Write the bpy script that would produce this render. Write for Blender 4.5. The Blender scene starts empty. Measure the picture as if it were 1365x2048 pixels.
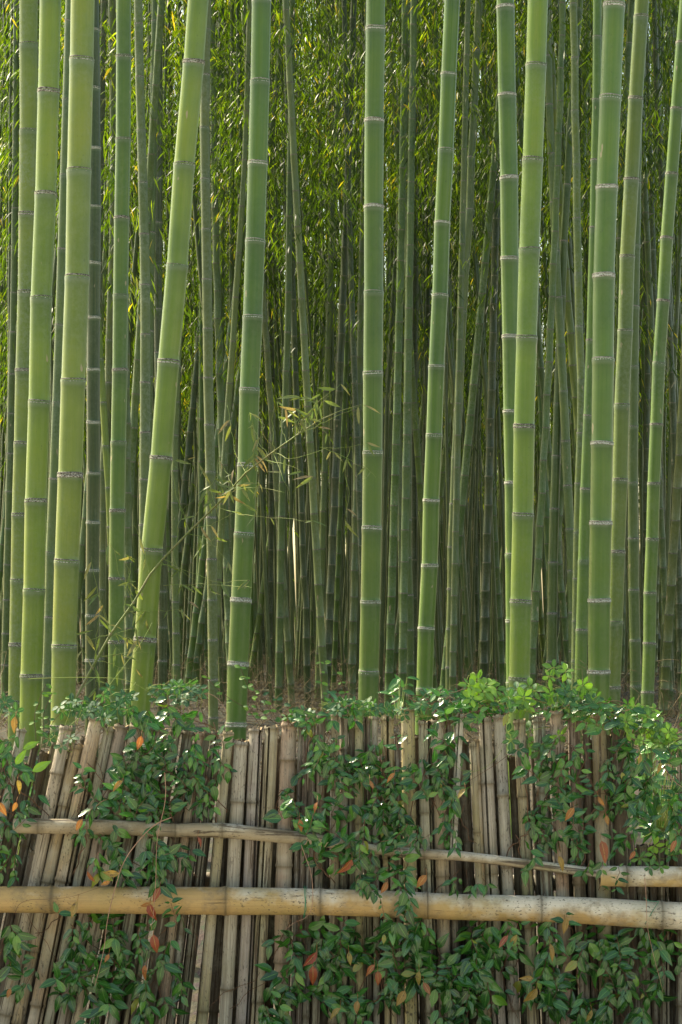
import bpy, math, random
import numpy as np
from mathutils import Vector, Matrix, Quaternion
R = math.radians
SC = bpy.context.scene
COL = SC.collection
random.seed(7)
rng = np.random.default_rng(7)

# ------------------------------------------------------------------ camera, sky, sun, exposure
F, HZ, EYE = 4600.0, 1270.0, 1.6          # focal length in photo pixels, horizon row, eye height
cd = bpy.data.cameras.new('camera'); cam = bpy.data.objects.new('camera', cd); COL.objects.link(cam)
cam.location = (0, 0, EYE); cam.rotation_euler = (R(90), 0, 0)
cd.lens = F / 2048 * 36; cd.sensor_width = 36; cd.shift_y = (HZ - 1024) / 2048
cd.clip_start = 0.1; cd.clip_end = 2000
SC.camera = cam
SUN_EL, SUN_AZ = 46, -56                  # azimuth from +Y towards +X: ahead and to the left of the viewer
w = bpy.data.worlds.new('World'); SC.world = w; w.use_nodes = True
nt = w.node_tree; bg = nt.nodes['Background']
sky = nt.nodes.new('ShaderNodeTexSky'); sky.sky_type = 'NISHITA'; sky.sun_disc = False
sky.sun_elevation = R(SUN_EL); sky.sun_rotation = R(SUN_AZ); sky.air_density = 1.3; sky.dust_density = 2.2; sky.ozone_density = 0.5
nt.links.new(sky.outputs[0], bg.inputs[0]); bg.inputs[1].default_value = 0.15
sl = bpy.data.lights.new('sun', 'SUN'); sun = bpy.data.objects.new('sun', sl); COL.objects.link(sun)
sl.energy = 5.0; sl.angle = R(1.0); sl.color = (1, 0.95, 0.84)
d = Vector((math.sin(R(SUN_AZ)) * math.cos(R(SUN_EL)), math.cos(R(SUN_AZ)) * math.cos(R(SUN_EL)), math.sin(R(SUN_EL))))
sun.rotation_euler = d.to_track_quat('Z', 'Y').to_euler()
SC.view_settings.view_transform = 'Standard'; SC.view_settings.look = 'None'
SC.view_settings.gamma = 1; SC.view_settings.exposure = 1.22
SC.view_settings.use_white_balance = True; SC.view_settings.white_balance_temperature = 7800; SC.view_settings.white_balance_tint = 6
SC.render.engine = 'CYCLES'
SC.cycles.max_bounces = 10; SC.cycles.diffuse_bounces = 5; SC.cycles.transmission_bounces = 5
SC.cycles.glossy_bounces = 3; SC.cycles.use_denoising = True

def at(px, py, Y):
    return Vector(((px - 682.5) / F * Y, Y, EYE + (HZ - py) / F * Y))
def gz(x, y):
    """height of the ground"""
    t = min(max((y - 8.8) / 3.5, 0), 1); t = t * t * (3 - 2 * t)
    u = min(max((y - 12) / 35, 0), 1)
    return 0.5 * t + 0.42 * u + 0.03 * math.sin(x * 1.7 + y * .6) * t + 0.02 * math.sin(x * 4.1 - y * 2.3) * t

# ------------------------------------------------------------------ materials
class NB:
    def __init__(s, name):
        s.m = bpy.data.materials.new(name); s.m.use_nodes = True
        s.t = s.m.node_tree; s.t.nodes.clear()
        s.out = s.n('ShaderNodeOutputMaterial')
    def n(s, typ, ins=None, **kw):
        x = s.t.nodes.new(typ)
        for k, v in kw.items(): setattr(x, k, v)
        for k, v in (ins or {}).items():
            if isinstance(v, bpy.types.NodeSocket): s.t.links.new(v, x.inputs[k])
            else: x.inputs[k].default_value = v
        return x
    def math(s, op, a, b=0.0, c=None, clamp=False):
        ins = {0: a, 1: b}
        if c is not None: ins[2] = c
        return s.n('ShaderNodeMath', ins, operation=op, use_clamp=clamp).outputs[0]
    def ramp(s, fac, stops, interp='LINEAR'):
        x = s.n('ShaderNodeValToRGB', {0: fac}); cr = x.color_ramp; cr.interpolation = interp
        while len(cr.elements) < len(stops): cr.elements.new(0.5)
        for e, (p, c) in zip(cr.elements, stops):
            e.position = p; e.color = (*c, 1) if len(c) == 3 else c
        return x.outputs[0]
    def mix(s, fac, a, b, blend='MIX'):
        x = s.n('ShaderNodeMix', data_type='RGBA', blend_type=blend)
        for i, v in ((0, fac), (6, a), (7, b)):
            if isinstance(v, bpy.types.NodeSocket): s.t.links.new(v, x.inputs[i])
            else: x.inputs[i].default_value = v if i == 0 else (*v, 1)
        return x.outputs[2]
    def noise(s, vec, scale, detail=3, rough=.55, dist=0):
        return s.n('ShaderNodeTexNoise', {'Vector': vec, 'Scale': scale, 'Detail': detail, 'Roughness': rough, 'Distortion': dist}).outputs[0]
    def mapv(s, vec, scale, loc=(0, 0, 0)):
        return s.n('ShaderNodeMapping', {'Vector': vec, 'Scale': scale, 'Location': loc}).outputs[0]

G = lambda v: (v, v, v)

def culm_material(name='living_bamboo', bk=1.0):
    b = NB(name)
    uv = b.n('ShaderNodeUVMap').outputs[0]
    oi = b.n('ShaderNodeObjectInfo')
    tc = b.n('ShaderNodeTexCoord').outputs['Object']
    off = b.math('MULTIPLY', oi.outputs['Random'], 37.0)
    vec = b.n('ShaderNodeVectorMath', {0: uv, 1: b.n('ShaderNodeCombineXYZ', {0: off, 1: off, 2: off}).outputs[0]}, operation='ADD').outputs[0]
    sep = b.n('ShaderNodeSeparateXYZ', {0: uv})
    fr = b.math('FRACT', sep.outputs[1])
    base = oi.outputs['Color']; age = oi.outputs['Alpha']
    streak = b.noise(b.mapv(vec, (24, .45, 1)), 1.0, 5, .62)
    fine = b.noise(b.mapv(vec, (150, 4, 1)), 1.0, 3, .6)
    blotch = b.noise(tc, 2.3, 3, .6)
    c = b.mix(b.math('MULTIPLY', b.ramp(streak, [(.35, G(0)), (.72, G(1))]), .15), base, (.29, .30, .11))
    c = b.mix(.75, c, b.ramp(blotch, [(.3, (.60, .70, .72)), (.5, (1, 1, 1)), (.70, (1.32, 1.14, .80))]), 'MULTIPLY')
    c = b.mix(b.math('MULTIPLY', b.ramp(fine, [(.3, G(1)), (.5, G(0))]), .22), c, (.05, .10, .03))
    # dusty bluish bloom just below each node, brighter green just above it
    bloom = b.ramp(fr, [(.0, G(.3)), (.04, G(.05)), (.25, G(0)), (.70, G(.02)), (.88, G(.4)), (.97, G(.85)), (1.0, G(1))])
    c = b.mix(b.math('MULTIPLY', bloom, .66 * bk), c, (.042, .088, .034))
    c = b.mix(b.ramp(fr, [(.93, G(0)), (.965, G(.4 * bk)), (.985, G(.3 * bk)), (1, G(.1 * bk))]), c, (.17, .21, .13))
    # dull cloudy stains and pin specks on every culm
    cl = b.noise(b.mapv(tc, (9, 9, 3)), 1.0, 5, .7)
    c = b.mix(b.ramp(cl, [(.50, G(0)), (.72, G(.6))]), c, (.78, .86, .98), 'MULTIPLY')
    c = b.mix(b.ramp(b.noise(b.mapv(tc, (90, 90, 45)), 1.0, 3, .6), [(.66, G(0)), (.74, G(.45))]), c, (.035, .055, .02))
    # grey lichen film on old culms
    lich = b.ramp(b.noise(tc, 38, 5, .75), [(.40, G(0)), (.62, G(1))])
    lbig = b.ramp(b.noise(tc, 3.0, 3, .6), [(.35, G(.15)), (.65, G(1))])
    lf = b.math('MULTIPLY', b.math('MULTIPLY', lich, lbig), age)
    c = b.mix(b.math('MULTIPLY', lf, .75), c, (.21, .25, .165))
    # scars
    scv = b.noise(b.mapv(tc, (22, 22, 7)), 1.0, 2, .5)
    c = b.mix(b.ramp(scv, [(.725, G(0)), (.745, G(.75))]), c, (.34, .27, .17))
    bs = b.n('ShaderNodeBsdfPrincipled', {'Base Color': c, 'Specular IOR Level': .32, 'Coat Weight': .18, 'Coat Roughness': .1})
    rg = b.math('ADD', b.math('MULTIPLY', streak, .22), b.math('MULTIPLY', age, .25))
    b.t.links.new(b.math('ADD', rg, .17), bs.inputs['Roughness'])
    h = b.math('ADD', b.math('MULTIPLY', streak, .5), b.math('MULTIPLY', fine, .3))
    bp = b.n('ShaderNodeBump', {'Strength': .25, 'Distance': .002, 'Height': h})
    b.t.links.new(bp.outputs[0], bs.inputs['Normal'])
    b.t.links.new(bs.outputs[0], b.out.inputs[0])
    return b.m

def ring_material(name, lo, hi, dark, k=0.5):
    b = NB(name)
    tc = b.n('ShaderNodeTexCoord').outputs['Object']
    oi = b.n('ShaderNodeObjectInfo').outputs['Random']
    v = b.n('ShaderNodeVectorMath', {0: tc, 1: b.n('ShaderNodeCombineXYZ', {0: b.math('MULTIPLY', oi, 90), 1: 0, 2: 0}).outputs[0]}, operation='ADD').outputs[0]
    n1 = b.noise(b.mapv(v, (7, 7, 14)), 1, 4, .7)
    z = b.n('ShaderNodeSeparateXYZ', {0: tc}).outputs[2]
    c = b.ramp(n1, [(.36, dark), (.47, lo), (.56, hi)])
    edge = b.ramp(b.math('ADD', b.math('MULTIPLY', z, 3.2), .5), [(.0, G(.2)), (.25, G(.1)), (.45, G(k)), (.62, G(k * .6)), (.85, G(.95)), (1, G(.7))])
    c = b.mix(b.math('MULTIPLY', edge, .7), c, dark)
    bs = b.n('ShaderNodeBsdfPrincipled', {'Base Color': c, 'Roughness': .8, 'Specular IOR Level': .2})
    b.t.links.new(bs.outputs[0], b.out.inputs[0])
    return b.m

def simple(name, col, rough=.7, var=None, scale=8):
    b = NB(name)
    tc = b.n('ShaderNodeTexCoord').outputs['Object']
    c = b.mix(b.ramp(b.noise(tc, scale, 4, .65), [(.35, G(0)), (.65, G(1))]), col, var or tuple(x * .6 for x in col))
    bs = b.n('ShaderNodeBsdfPrincipled', {'Base Color': c, 'Roughness': rough, 'Specular IOR Level': .3})
    b.t.links.new(bs.outputs[0], b.out.inputs[0])
    return b.m

def leaf_material(name, ramp, trans=.45, rough=.45, tcol=(1.5, 1.35, .5), midrib=None, spots=False, scale=1.0, spec=.5):
    """ramp: colours picked per leaf by the 'tint' attribute"""
    b = NB(name)
    tint = b.n('ShaderNodeAttribute', attribute_name='tint').outputs['Fac']
    c = b.ramp(tint, ramp)
    uv = b.n('ShaderNodeUVMap').outputs[0]
    tc = b.n('ShaderNodeTexCoord').outputs['Object']
    c = b.mix(.6, c, b.ramp(b.noise(tc, 30 * scale, 3, .6), [(.3, (.72, .76, .72)), (.7, (1.22, 1.2, 1.15))]), 'MULTIPLY')
    bumph = b.noise(tc, 60 * scale, 2)
    if midrib:
        x = b.n('ShaderNodeSeparateXYZ', {0: uv})
        a = b.math('ABSOLUTE', b.math('SUBTRACT', x.outputs[0], .5))
        rib = b.math('LESS_THAN', a, .035)
        v = b.math('ABSOLUTE', b.math('SINE', b.math('MULTIPLY', b.math('SUBTRACT', x.outputs[1], b.math('MULTIPLY', a, .55)), 26)))
        vein = b.math('MULTIPLY', b.math('LESS_THAN', v, .16), .30)
        f = b.math('MAXIMUM', b.math('MULTIPLY', rib, .75), vein)
        c = b.mix(f, c, midrib)
        bumph = b.math('SUBTRACT', b.math('MULTIPLY', bumph, .4), f)
    if spots:
        c = b.mix(b.ramp(b.noise(tc, 70 * scale, 2, .5), [(.64, G(0)), (.70, G(.85))]), c, (.07, .04, .02))
    tn = b.mix(1.0, c, tcol, 'MULTIPLY')
    bs = b.n('ShaderNodeBsdfPrincipled', {'Base Color': c, 'Roughness': rough, 'Specular IOR Level': spec})
    bp = b.n('ShaderNodeBump', {'Strength': .3, 'Distance': .002, 'Height': bumph})
    b.t.links.new(bp.outputs[0], bs.inputs['Normal'])
    tr = b.n('ShaderNodeBsdfTranslucent', {'Color': tn})
    mx = b.n('ShaderNodeMixShader', {0: trans, 1: bs.outputs[0], 2: tr.outputs[0]})
    b.t.links.new(mx.outputs[0], b.out.inputs[0])
    return b.m

def stake_material(name, rail=False):
    b = NB(name)
    uv = b.n('ShaderNodeUVMap').outputs[0]
    tc = b.n('ShaderNodeTexCoord').outputs['Object']
    oi = b.n('ShaderNodeObjectInfo')
    rnd = oi.outputs['Random']
    off = b.math('MULTIPLY', rnd, 53.0)
    o3 = b.n('ShaderNodeCombineXYZ', {0: off, 1: off, 2: off}).outputs[0]
    vec = b.n('ShaderNodeVectorMath', {0: uv, 1: o3}, operation='ADD').outputs[0]
    tv = b.n('ShaderNodeVectorMath', {0: tc, 1: o3}, operation='ADD').outputs[0]
    base = oi.outputs['Color']; wear = oi.outputs['Alpha']
    fr = b.math('FRACT', b.n('ShaderNodeSeparateXYZ', {0: uv}).outputs[1])
    streak = b.noise(b.mapv(vec, (26, 1.2, 1)), 1, 5, .7)
    fibre = b.noise(b.mapv(vec, (110, 2.2, 1)), 1, 3, .65)
    patch = b.noise(tv, 5.5 if not rail else 7, 4, .65)
    c = b.mix(b.math('MULTIPLY', b.ramp(streak, [(.38, G(1)), (.56, G(0))]), .25 if rail else .74), base, (.24, .165, .09) if rail else (.185, .155, .115))
    if rail:
        us = b.n('ShaderNodeSeparateXYZ', {0: uv}).outputs[0]; ox = b.n('ShaderNodeSeparateXYZ', {0: tc}).outputs[0]
        topf = b.ramp(us, [(0, G(1)), (.17, G(.75)), (.30, G(.1)), (.7, G(0)), (.88, G(.7)), (1, G(1))])
        patch = b.math('ADD', b.math('MULTIPLY', patch, .8), b.math('ADD', b.math('MULTIPLY', topf, .20), b.math('MULTIPLY', ox, .10)))
    c = b.mix(b.ramp(patch, [(.46, G(0)), (.66, G(.8 if rail else .6))]), c, (.60, .57, .48) if rail else (.42, .40, .33))
    c = b.mix(b.math('MULTIPLY', b.ramp(b.noise(tv, 3.1, 3, .6), [(.5, G(0)), (.68, G(1))]), .35), c, (.17, .19, .07))
    c = b.mix(b.math('MULTIPLY', b.ramp(fibre, [(.32, G(1)), (.50, G(0))]), .16 if rail else .5), c, (.05, .037, .026))
    # peeled skin: dark rotten inner wood in long ragged patches
    rot = b.noise(b.mapv(vec, (9, .9, 1)), 1, 5, .7, .4)
    thr = b.math('SUBTRACT', .66, b.math('MULTIPLY', wear, .25))
    rf = b.n('ShaderNodeMapRange', {0: rot, 1: thr, 2: b.math('ADD', thr, .03), 3: 0.0, 4: .85}).outputs[0]
    c = b.mix(rf, c, b.mix(fibre, (.018, .013, .010), (.115, .078, .05)))
    if rail: c = b.mix(b.ramp(b.noise(tv, 16, 5, .7), [(.5, G(0)), (.64, G(.55))]), c, (.19, .145, .085))
    # black mould specks
    spk = b.noise(b.mapv(tv, (150, 150, 60) if not rail else (90, 150, 150)), 1, 2, .5)
    sb = b.ramp(b.noise(tv, 7, 2), [(.4, G(.1)), (.62, G(1))])
    c = b.mix(b.math('MULTIPLY', b.math('MULTIPLY', b.ramp(spk, [(.60, G(0)), (.66, G(1))]), sb), .8), c, (.045, .037, .03))
    # dark collar at the nodes
    nd = b.ramp(fr, [(0, G(1)), (.02, G(.45)), (.07, G(0)), (.92, G(0)), (.985, G(.6)), (1, G(.9))])
    c = b.mix(b.math('MULTIPLY', nd, .75), c, (.085, .065, .035))
    bs = b.n('ShaderNodeBsdfPrincipled', {'Base Color': c, 'Roughness': .62 if rail else .78, 'Specular IOR Level': .3})
    h = b.math('SUBTRACT', b.math('ADD', streak, b.math('MULTIPLY', fibre, .8)), b.math('MULTIPLY', rf, 1.2))
    bp = b.n('ShaderNodeBump', {'Strength': .6, 'Distance': .004, 'Height': h})
    b.t.links.new(bp.outputs[0], bs.inputs['Normal'])
    b.t.links.new(bs.outputs[0], b.out.inputs[0])
    return b.m

def ground_material():
    b = NB('leaf_litter_ground')
    tc = b.n('ShaderNodeTexCoord').outputs['Object']
    n1 = b.noise(tc, 1.1, 5, .7); n2 = b.noise(b.mapv(tc, (1, .5, 1)), 32, 4, .75)
    v = b.n('ShaderNodeTexVoronoi', {'Vector': b.mapv(tc, (30, 13, 30)), 'Scale': 1.0}).outputs['Color']
    c = b.ramp(n2, [(.3, (.014, .012, .007)), (.5, (.036, .029, .016)), (.7, (.085, .068, .04))])
    c = b.mix(.5, c, b.mix(.8, (.055, .044, .026), v, 'MULTIPLY'))
    c = b.mix(b.ramp(n1, [(.5, G(0)), (.7, G(.5))]), c, (.035, .045, .015))
    bs = b.n('ShaderNodeBsdfPrincipled', {'Base Color': c, 'Roughness': .95})
    bp = b.n('ShaderNodeBump', {'Strength': .8, 'Distance': .03, 'Height': n2})
    b.t.links.new(bp.outputs[0], bs.inputs['Normal']); b.t.links.new(bs.outputs[0], b.out.inputs[0])
    return b.m

M_CULM = culm_material(); M_CULMF = culm_material('far_bamboo', .3)
M_RINGL = ring_material('pale_node_scar', (.33, .33, .26), (.60, .61, .54), (.085, .07, .045), .38)
M_RINGD = ring_material('dark_node_scar', (.14, .12, .085), (.50, .49, .42), (.04, .038, .028), .6)
M_RINGF = simple('node_scar_far', (.20, .19, .13), .8, (.08, .08, .05), 60)
M_STAKE = stake_material('weathered_bamboo'); M_RAIL = stake_material('weathered_rail_bamboo', True)
M_INNER = simple('inner_bamboo', (.06, .045, .03), .9)
M_CUT = simple('cut_end', (.36, .27, .15), .8, (.15, .10, .055), 90)
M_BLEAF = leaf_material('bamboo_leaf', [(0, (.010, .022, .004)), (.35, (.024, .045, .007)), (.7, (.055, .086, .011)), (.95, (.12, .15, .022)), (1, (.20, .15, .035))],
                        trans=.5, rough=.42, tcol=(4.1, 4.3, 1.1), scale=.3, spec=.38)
M_BLEAF_N = leaf_material('dying_bamboo_leaf', [(0, (.10, .16, .055)), (.5, (.15, .20, .07)), (.82, (.23, .23, .11)), (1, (.28, .20, .12))],
                        trans=.4, rough=.5, tcol=(1.5, 1.4, .6), spots=True)
M_VINE = leaf_material('vine_leaf', [(0, (.010, .048, .012)), (.4, (.019, .088, .017)), (.72, (.036, .140, .019)), (.94, (.085, .21, .025)), (1, (.19, .19, .03))],
                       trans=.15, rough=.23, tcol=(1.3, 1.9, .5), midrib=(.12, .28, .06), spec=.62)
M_AKE = leaf_material('akebia_leaf', [(0, (.022, .075, .034)), (.45, (.035, .105, .036)), (.7, (.075, .17, .028)), (1, (.15, .28, .03))],
                      trans=.22, rough=.5, tcol=(1.5, 1.7, .5), midrib=(.16, .32, .12), spec=.4)
M_AUT = leaf_material('autumn_leaf', [(0, (.23, .035, .028)), (.3, (.27, .070, .026)), (.55, (.29, .125, .032)), (.8, (.25, .185, .045)), (1, (.17, .19, .045))],
                      trans=.3, rough=.42, tcol=(1.4, 1.2, .6), midrib=(.45, .33, .12), spots=True)
M_STEMB = simple('vine_stem', (.15, .075, .04), .7, (.06, .035, .02), 40)
M_STEMG = simple('green_stem', (.16, .26, .05), .6, (.20, .20, .06), 20)
M_WIRE = simple('green_wire', (.02, .22, .12), .4, (.02, .16, .09))
M_TWIG = simple('dry_twig', (.25, .19, .105), .9, (.10, .075, .042), 20)
M_GROUND = ground_material()

# ------------------------------------------------------------------ helpers
def tag(o, label=None, cat=None, group=None, kind=None):
    if label: o['label'] = label
    if cat: o['category'] = cat
    if group: o['group'] = group
    if kind: o['kind'] = kind
    return o
def empty(name, loc):
    o = bpy.data.objects.new(name, None); COL.objects.link(o); o.location = loc; o.empty_display_size = .1
    return o
def link(name, me, parent=None, loc=None, col=None):
    o = bpy.data.objects.new(name, me); COL.objects.link(o)
    if parent: o.parent = parent
    if loc is not None: o.location = loc
    if col is not None: o.color = col
    return o

class MB:
    """collects geometry of ONE mesh"""
    def __init__(s): s.v = []; s.f = []; s.uv = []; s.mi = []; s.t = []
    def add(s, vs, fs, uvs=None, mi=0, tint=0.5):
        n = len(s.v); s.v.extend(vs)
        for i, f in enumerate(fs):
            s.f.append([n + k for k in f]); s.mi.append(mi)
            s.uv.extend(uvs[i] if uvs else [(0, 0)] * len(f))
        s.t.extend([tint] * len(vs))
    def tube(s, pts, rad, sides=6, mi=0, cap=True, tint=.5):
        n = len(s.v); up = Vector((0.13, -1, .21)).normalized(); L = 0
        P = [Vector(p) for p in pts]
        for i, p in enumerate(P):
            t = (P[min(i + 1, len(P) - 1)] - P[max(i - 1, 0)]).normalized()
            a = t.cross(up)
            if a.length < 1e-3: a = t.cross(Vector((1, 0, 0)))
            a.normalize(); b_ = t.cross(a)
            r = rad[i] if hasattr(rad, '__len__') else rad
            for k in range(sides):
                q = 2 * math.pi * k / sides
                s.v.append(p + a * (math.cos(q) * r) + b_ * (math.sin(q) * r)); s.t.append(tint)
        for i in range(len(P) - 1):
            L2 = L + (P[i + 1] - P[i]).length
            for k in range(sides):
                k2 = (k + 1) % sides
                s.f.append([n + i * sides + k, n + i * sides + k2, n + (i + 1) * sides + k2, n + (i + 1) * sides + k]); s.mi.append(mi)
                s.uv.extend([(k / sides, L), ((k + 1) / sides, L), ((k + 1) / sides, L2), (k / sides, L2)])
            L = L2
        if cap:
            for base in (n, n + (len(P) - 1) * sides):
                s.f.append([base + k for k in range(sides)]); s.mi.append(mi); s.uv.extend([(0, 0)] * sides)
    def mesh(s, name, mats, smooth=True):
        me = bpy.data.meshes.new(name)
        me.from_pydata([tuple(v) for v in s.v], [], s.f)
        for m in mats: me.materials.append(m)
        uvl = me.uv_layers.new(name='UVMap')
        uvl.data.foreach_set('uv', np.array(s.uv, dtype=np.float32).ravel())
        me.polygons.foreach_set('material_index', np.array(s.mi, dtype=np.int32))
        at_ = me.attributes.new('tint', 'FLOAT', 'POINT'); at_.data.foreach_set('value', np.array(s.t, dtype=np.float32))
        if smooth: me.polygons.foreach_set('use_smooth', np.ones(len(s.f), dtype=bool))
        me.update()
        return me

def spline(pts, y):
    """x at row y through control rows (smooth), straight beyond the ends"""
    n = len(pts)
    if y <= pts[0][0]:
        k = (pts[1][1] - pts[0][1]) / (pts[1][0] - pts[0][0]); return pts[0][1] + k * (y - pts[0][0])
    if y >= pts[-1][0]:
        k = (pts[-1][1] - pts[-2][1]) / (pts[-1][0] - pts[-2][0]); return pts[-1][1] + k * .6 * (y - pts[-1][0])
    for i in range(n - 1):
        if y <= pts[i + 1][0]: break
    y0, x0 = pts[i]; y1, x1 = pts[i + 1]; h = y1 - y0; u = (y - y0) / h
    def sl(j):
        a, c = max(j - 1, 0), min(j + 1, n - 1)
        return (pts[c][1] - pts[a][1]) / (pts[c][0] - pts[a][0])
    m0, m1 = sl(i) * h, sl(i + 1) * h
    u2, u3 = u * u, u ** 3
    return (2 * u3 - 3 * u2 + 1) * x0 + (u3 - 2 * u2 + u) * m0 + (-2 * u3 + 3 * u2) * x1 + (u3 - u2) * m1

def axis_q(t):
    return Vector(t).to_track_quat('Z', 'Y')

# a node scar: two low ridges with a groove between (unit radius)
def ring_mesh(name, mat):
    m = MB(); prof = [(-.17, .985), (-.15, 1.02), (-.09, 1.045), (-.03, 1.04), (.0, 1.02), (.05, 1.025), (.10, 1.055), (.14, 1.035), (.16, .985)]
    S = 26
    vs = []; fs = []
    for z, r in prof:
        for k in range(S):
            q = 2 * math.pi * k / S
            jr = 1 + .006 * math.sin(k * 2.4 + z * 40)
            vs.append(Vector((math.cos(q) * r * jr, math.sin(q) * r * jr, z + .014 * math.sin(q * 3 + 1))))
    for i in range(len(prof) - 1):
        for k in range(S):
            fs.append([i * S + k, i * S + (k + 1) % S, (i + 1) * S + (k + 1) % S, (i + 1) * S + k])
    m.add(vs, fs)
    return m.mesh(name, [mat])
RING_L = ring_mesh('node_ring_pale', M_RINGL); RING_D = ring_mesh('node_ring_dark', M_RINGD)

def culm_mesh(name, nodes, rads, sides, far):
    """nodes: list of Vectors bottom to top (origin at the base), rads: radius at each"""
    m = MB(); prof = [(0, 1.045), (.02, .99), (.07, .968), (.35, .985), (.65, .99), (.90, .995), (.97, 1.025)]
    if far: prof = [(0, 1.03), (.02, .99), (.5, .985), (.98, 1.0)]
    rings = []
    N = len(nodes)
    tang = [(nodes[min(i + 1, N - 1)] - nodes[max(i - 1, 0)]).normalized() for i in range(N)]
    for i in range(N - 1):
        for u, k in prof:
            # gently bowed internodes
            p = nodes[i].lerp(nodes[i + 1], u)
            t = tang[i].lerp(tang[i + 1], u)
            rings.append((p, t, (rads[i] * (1 - u) + rads[i + 1] * u) * k, i + u))
    rings.append((nodes[-1], tang[-1], rads[-1], N - 1))
    vs = []; fs = []; uvs = []; mi = []
    for p, t, r, v in rings:
        a = t.cross(Vector((0, 1, 0))).normalized(); b_ = t.cross(a)
        for k in range(sides):
            q = 2 * math.pi * k / sides
            vs.append(p + a * (math.cos(q) * r) + b_ * (math.sin(q) * r))
    np_ = len(prof)
    for i in range(len(rings) - 1):
        v0, v1 = rings[i][3], rings[i + 1][3]
        if i % np_ == np_ - 1: v1 = v0 + (v1 - v0) * .97
        for k in range(sides):
            fs.append([i * sides + k, (i + 1) * sides + k, (i + 1) * sides + (k + 1) % sides, i * sides + (k + 1) % sides])
            uvs.append([(k / sides, v0), (k / sides, v1), ((k + 1) / sides, v1), ((k + 1) / sides, v0)])
            mi.append(1 if (far and (i % np_ == 0 or i % np_ == np_ - 1)) else 0)
    m.add(vs, fs, uvs)
    m.mi = mi
    return m.mesh(name, [M_CULMF if far else M_CULM, M_RINGF])

# ------------------------------------------------------------------ leaves
def vine_leaf(m, p, d, nrm, L, W, tint, bend=.35, fold=.18, mi=0, profile='pointed'):
    d = d.normalized(); nrm = (nrm - d * nrm.dot(d)); nrm.normalize(); s = d.cross(nrm)
    st = [0, .16, .36, .58, .8, 1.0]
    wd = [.06, .72, 1.0, .88, .46, .02] if profile == 'pointed' else [.10, .62, .92, 1.0, .80, .14]
    vs = []; uv = []
    ph = random.uniform(0, 6)
    for i, (t, k) in enumerate(zip(st, wd)):
        c = p + d * (L * t) - nrm * (L * bend * t * t)
        h = W * .5 * k
        wv = .06 * W * math.sin(ph + i * 2.2)
        vs += [c - s * h + nrm * (fold * h + wv), c, c + s * h + nrm * (fold * h - wv)]
    fs = []; uvs = []
    for i in range(5):
        a = i * 3
        for j in (0, 1):
            fs.append([a + j, a + j + 1, a + j + 4, a + j + 3])
            uvs.append([(j * .5, st[i]), ((j + 1) * .5, st[i]), ((j + 1) * .5, st[i + 1]), (j * .5, st[i + 1])])
    m.add(vs, fs, uvs, mi, tint)

def crown_arrays(h, rad, n_br, leaves, seed, lsc=1.0):
    """numpy leaf quads of one bamboo crown round the z axis, from 0 to h; returns verts (n,4,3) and tint (n), and branch list"""
    g = np.random.default_rng(seed)
    V = []; T = []; B = []
    for bi in range(n_br):
        z = h * g.random() ** 0.9; az = g.random() * 2 * math.pi
        ln = rad * (.45 + .75 * g.random()) * (1.0 - .45 * z / h)
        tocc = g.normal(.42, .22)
        dirx = np.array([math.cos(az), math.sin(az), 0.0])
        rise = .35 + .5 * g.random()
        B.append((z, dirx, ln, rise))
        for _ in range(leaves):
            t = .25 + .8 * g.random()
            p = dirx * ln * t + np.array([0, 0, z + ln * (rise * t - .75 * t * t)])
            p = p + g.normal(0, .075, 3) * (.7 + rad * .4)
            a2 = az + g.normal(0, 1.1)
            dd = np.array([math.cos(a2) * .7, math.sin(a2) * .7, -.35 - .8 * g.random()]); dd /= np.linalg.norm(dd)
            nn = g.normal(0, 1, 3) + np.array([0, 0, .8]); sd = np.cross(dd, nn); sd /= (np.linalg.norm(sd) + 1e-6)
            L = (.10 + .08 * g.random()) * lsc; W = L * (.13 + .04 * g.random())
            V.append([p, p + dd * L * .45 + sd * W * .5 , p + dd * L - np.array([0, 0, L * .15]), p + dd * L * .45 - sd * W * .5])
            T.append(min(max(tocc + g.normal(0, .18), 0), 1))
    return np.array(V), np.array(T), B

def mesh_from_quads(name, V, T, mat):
    n = len(V); me = bpy.data.meshes.new(name)
    me.vertices.add(n * 4); me.vertices.foreach_set('co', V.reshape(-1).astype(np.float32))
    me.loops.add(n * 4); me.loops.foreach_set('vertex_index', np.arange(n * 4, dtype=np.int32))
    me.polygons.add(n); me.polygons.foreach_set('loop_start', np.arange(0, n * 4, 4, dtype=np.int32))
    me.polygons.foreach_set('loop_total', np.full(n, 4, dtype=np.int32))
    me.uv_layers.new(name='UVMap')
    a = me.attributes.new('tint', 'FLOAT', 'POINT'); a.data.foreach_set('value', np.repeat(T, 4).astype(np.float32))
    me.materials.append(mat); me.update(); me.validate()
    return me

CROWNS = []
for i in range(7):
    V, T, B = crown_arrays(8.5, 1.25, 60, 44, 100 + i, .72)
    CROWNS.append((mesh_from_quads('bamboo_crown_leaves', V, T, M_BLEAF), V, T))

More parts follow.
